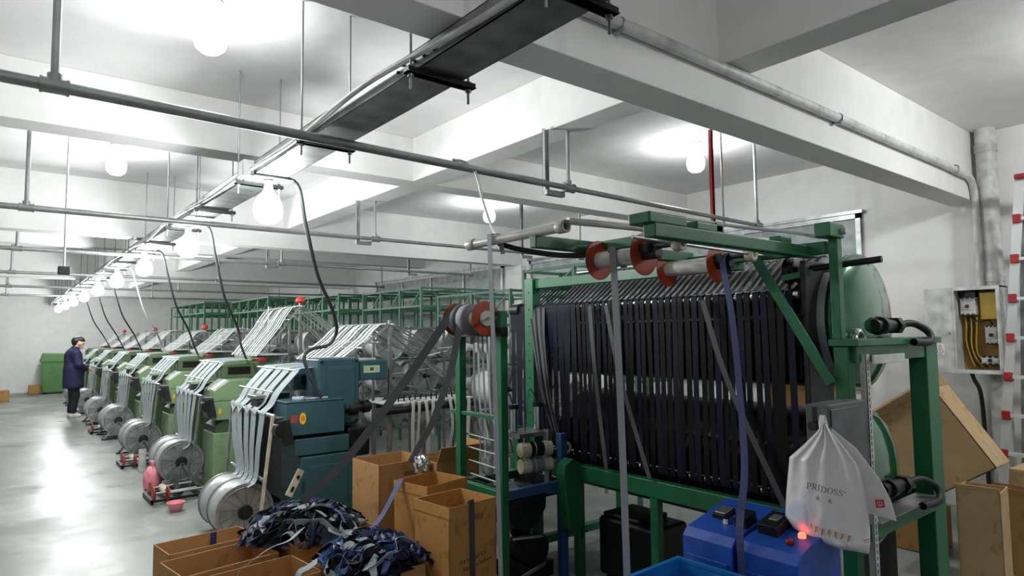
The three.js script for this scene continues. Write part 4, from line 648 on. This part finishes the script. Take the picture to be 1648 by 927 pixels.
function crate(y, label) {
  const o = thing('plastic_crate', label, 'crate', [2.13, y, -1.47], undefined, 0.03), W = 0.26, D = 0.34, h = 0.34;
  obj('crate_floor', bx(-W, W, 0, 0.008, -D, D), M.crate, o);
  for (const s of [-1, 1]) { obj('crate_wall', bx(s * W - 0.004, s * W + 0.004, 0, h, -D, D, 0.003), M.crate, o); obj('crate_wall', bx(-W, W, 0, h, s * D - 0.004, s * D + 0.004, 0.003), M.crate, o); }
  obj('crate_rim', [bx(-W - 0.016, -W + 0.006, h - 0.014, h, -D - 0.016, D + 0.016), bx(W - 0.006, W + 0.016, h - 0.014, h, -D - 0.016, D + 0.016), bx(-W, W, h - 0.014, h, D - 0.006, D + 0.016), bx(-W, W, h - 0.014, h, -D - 0.016, -D + 0.006)], M.crate, o);
  for (let k = 0; k < 5; k++) obj('rib', bx(W + 0.004, W + 0.012, 0.02, h - 0.014, -0.26 + k * 0.13 - 0.006, -0.26 + k * 0.13 + 0.006), M.crate, o);
}
crate(0, 'blue plastic crate on the floor below the top crate'); crate(0.35, 'blue plastic crate in the foreground before the blue cabinet, upper of the stack');
{
  const o = thing('control_box', 'grey steel control box fixed on the near green post', 'control box', [2.85, 1.0, -1.46]);
  obj('box_body', bx(0, 0.366, 0, 0.35, 0, 0.1, 0.005), M.boxGrey, o); obj('box_door', bx(0.02, 0.3, 0.02, 0.33, 0.1, 0.106, 0.003), M.boxGrey, o);
  const k = obj('knob', cyl([-0.05, 0.26, 0.05], [0, 0.26, 0.05], 0.02, 16), M.black, o); obj('slot', bx(-0.002, 0.0, 0.27, 0.34, 0.03, 0.05), M.black, o); void k;
}
{
  const o = thing('shopping_bag', 'white plastic shopping bag printed with grey letters hanging on the grey box', 'bag', [2.75, 1.285, -1.335], undefined, -1.13);
  const L = [[0, -0.008], [0.06, -0.02], [0.2, -0.085], [0.3, -0.137], [0.36, -0.14], [0.6, -0.155], [0.8, -0.163], [0.88, -0.14], [0.96, -0.06], [1, 0.0]], Rr = [[0, 0.01], [0.06, 0.03], [0.2, 0.085], [0.3, 0.12], [0.36, 0.13], [0.6, 0.15], [0.8, 0.156], [0.9, 0.155], [1, 0.147]];
  const at = (t, s) => { for (let i = 1; i < t.length; i++) if (s <= t[i][0]) { const k = (s - t[i - 1][0]) / (t[i][0] - t[i - 1][0]); return t[i - 1][1] + (t[i][1] - t[i - 1][1]) * k; } return t[t.length - 1][1]; };
  const NS = 60, NT = 44, pos = [], uv = [], idx = [];
  for (const sd of [1, -1]) for (let i = 0; i <= NS; i++) for (let j = 0; j <= NT; j++) {
    const s = i / NS, t = j / NT * 2 - 1, l = at(L, s), r = at(Rr, s), x = l + (r - l) * (t + 1) / 2, y = -0.5 * s - 0.02 * s * (t + 1) / 2;
    const th = (0.012 + 0.075 * Math.pow(Math.sin(Math.PI * Math.min(1, s * 0.62 + 0.02)), 1.3)) * Math.sqrt(Math.max(0, 1 - t * t)) * (s > 0.93 ? Math.sqrt(Math.max(0, (1 - s) / 0.07)) : 1);
    const wr = (0.008 * Math.sin(t * 13 + s * 3) * (1 - s) + 0.006 * (fbm(0.3 + s * 0.7, 0.5 + t * 0.4, 7, 3, 11) - 0.5) * 4 * (0.4 + s * 0.6)) * Math.min(1, th * 40);
    pos.push(x, y, sd * Math.max(0, th + wr)); uv.push((x + 0.17) / 0.34, (y + 0.53) / 0.53);
  }
  for (let q = 0; q < 2; q++) for (let i = 0; i < NS; i++) for (let j = 0; j < NT; j++) { const a = q * (NS + 1) * (NT + 1) + i * (NT + 1) + j, b = a + 1, c = a + NT + 1, d = c + 1; q ? idx.push(a, b, c, b, d, c) : idx.push(a, c, b, b, c, d); }
  const g = new THREE.BufferGeometry(); g.setAttribute('position', new THREE.Float32BufferAttribute(pos, 3)); g.setAttribute('uv', new THREE.Float32BufferAttribute(uv, 2)); g.setIndex(idx); g.computeVertexNormals();
  const bt = canvasTex(680, 1060, (c, w, h) => {
    c.fillStyle = '#e9e5e7'; c.fillRect(0, 0, w, h);
    c.fillStyle = '#cfdbe8'; c.beginPath(); c.ellipse(110, 800, 90, 170, 0.2, 0, 7); c.fill();
    c.save(); c.translate(190, 520); c.rotate(0.16); c.fillStyle = '#5b585c'; c.font = '66px serif'; c.fillText('PRIDOSS', 0, 0); c.font = '24px serif'; c.fillText('®', 275, -28);
    c.lineWidth = 5; c.strokeStyle = '#6a676b'; for (const x of [80, 170]) { c.beginPath(); c.moveTo(x, 50); c.lineTo(x + 34, 50); c.moveTo(x + 17, 34); c.lineTo(x + 17, 72); c.moveTo(x + 4, 72); c.lineTo(x + 17, 54); c.lineTo(x + 32, 72); c.stroke(); } c.restore();
    c.save(); c.translate(220, 800); c.rotate(0.2); for (let i = 0; i < 26; i++) { c.fillStyle = ['#b89a5a', '#8a6a34', '#e2cf9c', '#d9d2c2'][(i * 7) % 4]; c.fillRect(i * 12, (i * 5) % 9, 8, 42 + (i * 11) % 20); } c.restore();
    c.fillStyle = '#8a878b'; c.fillRect(600, 905, 60, 8); c.fillRect(610, 922, 44, 6);
  });
  const m = new THREE.Mesh(g, new THREE.MeshPhysicalMaterial({ map: bt, roughness: 0.32, side: THREE.DoubleSide, transmission: 0 })); m.name = 'bag_body'; m.castShadow = m.receiveShadow = true; o.add(m);
  const bagM = mat(0xe9e5e7, { roughness: 0.32, side: THREE.DoubleSide });
  const fl = prism([[0.03, -0.02], [0.12, -0.1], [0.2, -0.22], [0.235, -0.3], [0.25, -0.375], [0.15, -0.36], [0.1, -0.3]], 0.004, 0.002).translate(0, 0, -0.02), fp = fl.attributes.position; for (let i = 0; i < fp.count; i++) fp.setZ(i, fp.getZ(i) + 0.012 * Math.sin(fp.getX(i) * 40 + fp.getY(i) * 22)); fl.computeVertexNormals();
  const side = obj('side_flap', fl, bagM, o);
  decal('red_mark', 0.032, 0.032, canvasTex(128, 128, (c) => { c.fillStyle = '#c23238'; c.fillRect(0, 0, 128, 128); c.strokeStyle = '#f0dcdc'; c.lineWidth = 10; c.beginPath(); c.moveTo(34, 30); c.lineTo(34, 60); c.moveTo(94, 30); c.lineTo(94, 60); c.moveTo(30, 74); c.quadraticCurveTo(64, 122, 98, 74); c.moveTo(64, 26); c.lineTo(64, 84); c.stroke(); }), side, [0.195, -0.31, 0.012], [0, 0, 0.12]);
  obj('handle', [strip([[-0.004, -0.03, 0.012], [-0.008, 0.0, 0.0], [-0.002, 0.03, -0.03], [0.006, 0.0, -0.05], [0.01, -0.03, -0.02]], 0.02, 0.003, [1, 0, 0.3], 20)], bagM, o);
}
// ---------------------------------------------------------------- electric cabinet and ladder by the right wall
{
  const o = thing('electric_cabinet', 'open white electric cabinet with breakers on the right wall', 'electric cabinet', [6.76, 1.28, -2.06]);
  const h = 0.77, w = 0.36, d = 0.24, t = 0.012, cop = mat(0x9a7434, { roughness: 0.5, map: T.dirt });
  obj('cabinet_shell', [bx(0, d, 0, t, 0, w), bx(0, d, h - t, h, 0, w), bx(0, d, 0, h, 0, t), bx(0, d, 0, h, w - t, w), bx(-0.004, 0.008, 0.001, 0.035, 0.001, w - 0.001), bx(-0.004, 0.008, h - 0.03, h - 0.001, 0.001, w - 0.001), bx(-0.004, 0.008, 0.034, h - 0.029, 0.001, 0.018), bx(-0.004, 0.008, 0.034, h - 0.029, w - 0.03, w - 0.001)], M.white, o); obj('back_plate', bx(d - 0.04, d - 0.03, t, h - t, t, w - t), cop, o); obj('cabinet_back', bx(d - 0.012, d, 0, h, 0, w), M.white, o);
  const brk = (y0, y1, z0, z1) => { const b = obj('breaker', bx(d - 0.14, d - 0.04, y0, y1, z0, z1, 0.006), M.white, o); obj('breaker_face', bx(d - 0.146, d - 0.14, y0 + (y1 - y0) * 0.3, y1 - (y1 - y0) * 0.3, z0 + 0.01, z1 - 0.01, 0.002), M.white, b); obj('breaker_lever', bx(d - 0.165, d - 0.14, (y0 + y1) / 2 - 0.014, (y0 + y1) / 2 + 0.014, (z0 + z1) / 2 - 0.012, (z0 + z1) / 2 + 0.012, 0.003), M.black, b); for (let k = 0; k < 3; k++) for (const y of [y0 - 0.006, y1 - 0.012]) obj('terminal', bx(d - 0.142, d - 0.1, y, y + 0.018, z0 + (z1 - z0) * (k + 0.2) / 3, z0 + (z1 - z0) * (k + 0.8) / 3), M.black, b); };
  brk(0.52, 0.68, 0.03, 0.15); brk(0.26, 0.42, 0.21, 0.3); brk(0.08, 0.15, 0.17, 0.3);
  obj('terminal_cover', bx(d - 0.12, d - 0.04, 0.68, 0.75, 0.03, 0.15, 0.004), M.black, o); obj('yellow_shield', bx(d - 0.09, d - 0.08, 0.48, 0.72, 0.17, 0.32, 0.003), mat(0xc9a22e, { roughness: 0.35 }), o);
  for (let k = 0; k < 5; k++) obj('wire', tube([[d - 0.08, 0.5, 0.05 + k * 0.022], [d - 0.1, 0.42, 0.06 + k * 0.02], [d - 0.09, 0.3 - k * 0.03, 0.05 + k * 0.02], [d - 0.08, 0.12, 0.08 + k * 0.02], [d - 0.06, 0.05, 0.1 + k * 0.03]], 0.006, 24, 6), k % 2 ? M.black : mat(0xc9a22e, { roughness: 0.5 }), o);
  obj('wire', tube([[d - 0.1, 0.51, 0.1], [d - 0.13, 0.46, 0.16], [d - 0.12, 0.47, 0.24], [d - 0.1, 0.43, 0.26]], 0.008, 24, 6), M.black, o);
  const door = obj('cabinet_door', bx(-0.012, 0, 0, h, -0.245, 0, 0.003), M.white, o); door.rotation.y = -0.25;
  obj('door_lock', cyl([-0.022, 0.36, -0.03], [-0.012, 0.36, -0.03], 0.012, 14), M.galv, door);
  decal('warning_sign', 0.08, 0.1, canvasTex(160, 200, (c, W, H) => { c.fillStyle = '#e4e5e3'; c.fillRect(0, 0, W, H); c.strokeStyle = '#57595a'; c.lineWidth = 9; c.beginPath(); c.moveTo(80, 18); c.lineTo(18, 150); c.lineTo(142, 150); c.closePath(); c.stroke(); c.lineWidth = 8; c.beginPath(); c.moveTo(84, 62); c.lineTo(68, 100); c.lineTo(92, 102); c.lineTo(76, 136); c.stroke(); c.fillStyle = '#a5a394'; c.fillRect(40, 172, 80, 20); }), door, [-0.0135, 0.21, -0.12], [0, -Math.PI / 2, 0]);
  tag(obj('wall_cable', tube([[7.18, 0, -1.98], [7.17, 0.6, -1.98], [7.1, 1.1, -1.98], [6.95, 1.22, -1.98], [6.9, 1.279, -1.98]], 0.018, 40, 8), M.cable), 'black cable leaving the bottom of the electric cabinet', 'cable');
}
{
  const o = thing('step_ladder', 'aluminium ladder with red joints standing at the right picture edge', 'ladder');
  const P = (y, s) => [6.86 - 0.26 * y / 2.93, y, -1.2 + s * (-0.62 + 0.35 * y / 2.93)];
  for (const s of [1, -1]) { obj('rail', bar(P(0, s), P(2.93, s), 0.03, 0.065), M.aluWhite, o); obj('rear_rail', bar([7.1, 0, -1.2 - s * 0.5], [6.66, 2.8, -1.2 - s * 0.27], 0.025, 0.05), M.alu, o); }
  for (let k = 1; k < 9; k++) { const y = k * 0.33 - 0.055; const r = obj('rung', bar(P(y, 1), P(y, -1), 0.06, 0.025), M.aluWhite, o); for (const s of [1, -1]) { const q = P(y, s); obj('joint', bx(q[0] - 0.04, q[0] + 0.035, y - 0.035, y + 0.04, q[2] - 0.03, q[2] + 0.03, 0.008), M.red, r); } }
  const q = P(2.93, 1); obj('top_cap', bx(q[0] - 0.06, q[0] + 0.1, 2.91, 2.95, q[2] - 0.03, -1.2 - q[2] - 1.2 + 0.03, 0.01), M.red, o);
}
// ---------------------------------------------------------------- far end: green bin
{
  const o = thing('green_bin', 'tall green wheeled bin standing at the far wall behind the worker', 'bin', [1.42, 0, -24.5]);
  obj('bin_body', prism([[-0.24, 0.06], [0.24, 0.06], [0.29, 0.98], [-0.29, 0.98]], 0.56, 0.012).translate(0, 0, -0.28), mat(0x4f7f45, { roughness: 0.5, map: T.dirt }), o);
  obj('bin_lid', prism([[-0.32, 0.98], [0.32, 0.98], [0.3, 1.06], [0.24, 1.2], [-0.26, 1.22], [-0.31, 1.06]], 0.62, 0.012).translate(0, 0, -0.31), mat(0x567f49, { roughness: 0.5, map: T.dirt }), o);
  for (const x of [-0.2, 0.2]) obj('wheel', disc(0.08, 0.05, 'x', 24).translate(x, 0.08, 0.2), M.black, o);
}
// ---------------------------------------------------------------- the worker
{
  const o = thing('person', 'person in a long navy work coat and black trousers looking down at the looms', 'person', [1.33, 0, -16.68], undefined, 0.15);
  // faces +x
  const sdCap = (p, a, b, ra, rb) => { const bx_ = b[0] - a[0], by = b[1] - a[1], bz = b[2] - a[2], px = p[0] - a[0], py = p[1] - a[1], pz = p[2] - a[2]; let h = (px * bx_ + py * by + pz * bz) / (bx_ * bx_ + by * by + bz * bz + 1e-9); h = Math.max(0, Math.min(1, h)); return Math.hypot(px - bx_ * h, py - by * h, pz - bz * h) - (ra + (rb - ra) * h); };
  const smin = (a, b, k) => { const h = Math.max(k - Math.abs(a - b), 0) / k; return Math.min(a, b) - h * h * k * 0.25; };
  function blob(bones, c, half, res, k) {
    const mc = new MarchingCubes(res, new THREE.MeshBasicMaterial(), false, false, 400000); mc.isolation = 0;
    const F = mc.field, hs = res / 2; let q = 0;
    for (let z = 0; z < res; z++) for (let y = 0; y < res; y++) for (let x = 0; x < res; x++) {
      const p = [c[0] + half * (x - hs) / hs, c[1] + half * (y - hs) / hs, c[2] + half * (z - hs) / hs]; let d = 9;
      for (const b of bones) { const e = sdCap(p, b[0], b[1], b[2], b[3]); d = d > 8 ? e : smin(d, e, b[4] ?? k); } F[q++] = -d;
    }
    mc.update(); const n = mc.count, P = new Float32Array(n * 3), N = new Float32Array(n * 3);
    for (let i = 0; i < n; i++) { for (let a = 0; a < 3; a++) P[i * 3 + a] = c[a] + half * mc.positionArray[i * 3 + a]; for (let a = 0; a < 3; a++) N[i * 3 + a] = mc.normalArray[i * 3 + a]; }
    const g = new THREE.BufferGeometry(); g.setAttribute('position', new THREE.BufferAttribute(P, 3)); g.setAttribute('normal', new THREE.BufferAttribute(N, 3)); g.computeVertexNormals(); return g;
  }
  const skin = mat(0xd9ab92, { roughness: 0.6 }), navy = mat(0x232450, { roughness: 0.8, map: T.grain }), blackM = mat(0x17181c, { roughness: 0.8 }), shoe = mat(0xd9d4c8, { roughness: 0.6 }), hairM = mat(0x14110f, { roughness: 0.55 });
  const S = [0.0, 1.4], bones = [];
  for (const s of [1, -1]) {
    const sh = [-0.02, 1.37, s * 0.17], el = [0.03, 1.12, s * 0.23], wr = [0.24, 1.02, s * 0.1], hip = [-0.01, 0.88, s * 0.085], kn = [0.02, 0.47, s * 0.09], an = [-0.02, 0.09, s * 0.095];
    bones.push([sh, el, 0.048, 0.038], [el, wr, 0.038, 0.028], [hip, kn, 0.075, 0.055], [kn, an, 0.052, 0.036], [an, [0.12, 0.035, s * 0.1], 0.036, 0.03]);
    const pc = [0.29, 1.0, s * 0.08]; bones.push([wr, pc, 0.03, 0.032]);
    for (const [f, l] of [[-0.024, 0.07], [-0.008, 0.078], [0.008, 0.074], [0.024, 0.06]]) bones.push([[pc[0], pc[1] + f * 0.6, pc[2] - s * 0.01], [pc[0] + l * 0.8, pc[1] - 0.025 + f * 0.6, pc[2] - s * 0.025], 0.011, 0.009, 0.008]); bones.push([[0.265, 1.02, s * 0.065], [0.305, 1.045, s * 0.04], 0.013, 0.01, 0.01]);
  }
  bones.push([[-0.02, 0.92, 0], [-0.02, 1.15, 0], 0.13, 0.13], [[-0.02, 1.15, 0], [-0.02, 1.33, 0], 0.13, 0.12], [[-0.02, 1.37, -0.12], [-0.02, 1.37, 0.12], 0.07, 0.07], [[-0.01, 1.4, 0], [0.03, 1.52, 0], 0.058, 0.052]);
  const body = blob(bones, [0.05, 0.86, 0], 0.92, 96, 0.05);
  const hc = [0.07, 1.585, 0];   // head, tilted down and forward
  const head = blob([[[hc[0] - 0.015, hc[1] + 0.02, 0], [hc[0] + 0.02, hc[1] + 0.01, 0], 0.088, 0.08], [[hc[0] + 0.02, hc[1] - 0.03, 0], [hc[0] + 0.05, hc[1] - 0.085, 0], 0.066, 0.042], [[hc[0] + 0.09, hc[1] - 0.015, 0], [hc[0] + 0.108, hc[1] - 0.05, 0], 0.008, 0.014, 0.02], [[hc[0] + 0.075, hc[1] + 0.01, -0.035], [hc[0] + 0.075, hc[1] + 0.01, 0.035], 0.018, 0.018, 0.02], [[hc[0] - 0.005, hc[1] + 0.0, 0.082], [hc[0] - 0.005, hc[1] - 0.035, 0.08], 0.014, 0.01, 0.01], [[hc[0] - 0.005, hc[1] + 0.0, -0.082], [hc[0] - 0.005, hc[1] - 0.035, -0.08], 0.014, 0.01, 0.01], [[hc[0] + 0.085, hc[1] - 0.078, -0.016], [hc[0] + 0.085, hc[1] - 0.078, 0.016], 0.008, 0.008, 0.012], [[-0.0, 1.42, 0], [0.04, 1.54, 0], 0.056, 0.05]], [0.07, 1.56, 0], 0.17, 64, 0.04);
  const b = obj('body', [body, head], skin, o); void b;
  for (const s of [1, -1]) obj('eye', new THREE.SphereGeometry(0.009, 12, 10).scale(0.6, 0.6, 1).translate(hc[0] + 0.088, hc[1] - 0.008, s * 0.03), hairM, o);
  obj('hair', blob([[[hc[0] - 0.045, hc[1] + 0.04, 0], [hc[0] + 0.015, hc[1] + 0.055, 0], 0.085, 0.08], [[hc[0] - 0.06, hc[1] - 0.02, 0], [hc[0] - 0.05, hc[1] + 0.03, 0], 0.06, 0.075], [[hc[0] + 0.05, hc[1] + 0.06, -0.045], [hc[0] + 0.085, hc[1] + 0.035, -0.02], 0.04, 0.024], [[hc[0] + 0.05, hc[1] + 0.06, 0.045], [hc[0] + 0.085, hc[1] + 0.035, 0.02], 0.04, 0.024]], [0.07, 1.6, 0], 0.2, 60, 0.04), hairM, o);
  const coat = [[[-0.03, 1.36, -0.13], [-0.03, 1.36, 0.13], 0.085, 0.085], [[-0.02, 1.3, 0], [0.0, 1.0, 0], 0.165, 0.175], [[0.0, 1.0, 0], [0.0, 0.7, 0], 0.18, 0.19], [[-0.01, 1.0, -0.07], [-0.01, 0.68, -0.08], 0.15, 0.16], [[-0.01, 1.0, 0.07], [-0.01, 0.68, 0.08], 0.15, 0.16], [[-0.02, 1.4, 0], [0.01, 1.46, 0], 0.075, 0.07]];
  for (const s of [1, -1]) coat.push([[-0.02, 1.36, s * 0.17], [0.03, 1.12, s * 0.235], 0.075, 0.066], [[0.03, 1.12, s * 0.235], [0.2, 1.03, s * 0.12], 0.064, 0.05]);
  const cg = blob(coat, [0.02, 1.02, 0], 0.55, 72, 0.06), cp = cg.attributes.position; for (let i = 0; i < cp.count; i++) if (cp.getY(i) < 0.62) cp.setY(i, 0.62); cg.computeVertexNormals();
  const ct = obj('coat', cg, navy, o); obj('collar', new THREE.TorusGeometry(0.066, 0.017, 10, 24).rotateX(1.35).rotateZ(-0.35).translate(0.015, 1.47, 0), navy, ct);
  const tr = []; for (const s of [1, -1]) tr.push([[-0.01, 0.86, s * 0.08], [0.02, 0.47, s * 0.09], 0.105, 0.08], [[0.02, 0.47, s * 0.09], [-0.015, 0.13, s * 0.095], 0.078, 0.062]);
  obj('trousers', blob(tr, [0, 0.5, 0], 0.52, 64, 0.03), blackM, o);
  for (const s of [1, -1]) obj('shoe', blob([[[-0.04, 0.055, s * 0.098], [0.1, 0.045, s * 0.104], 0.045, 0.038], [[-0.02, 0.08, s * 0.097], [0.0, 0.1, s * 0.097], 0.045, 0.042], [[-0.05, 0.02, s * 0.098], [0.11, 0.02, s * 0.104], 0.02, 0.02]], [0.03, 0.08, s * 0.1], 0.16, 40, 0.03), shoe, o);
}
renderer.render(scene, camera);
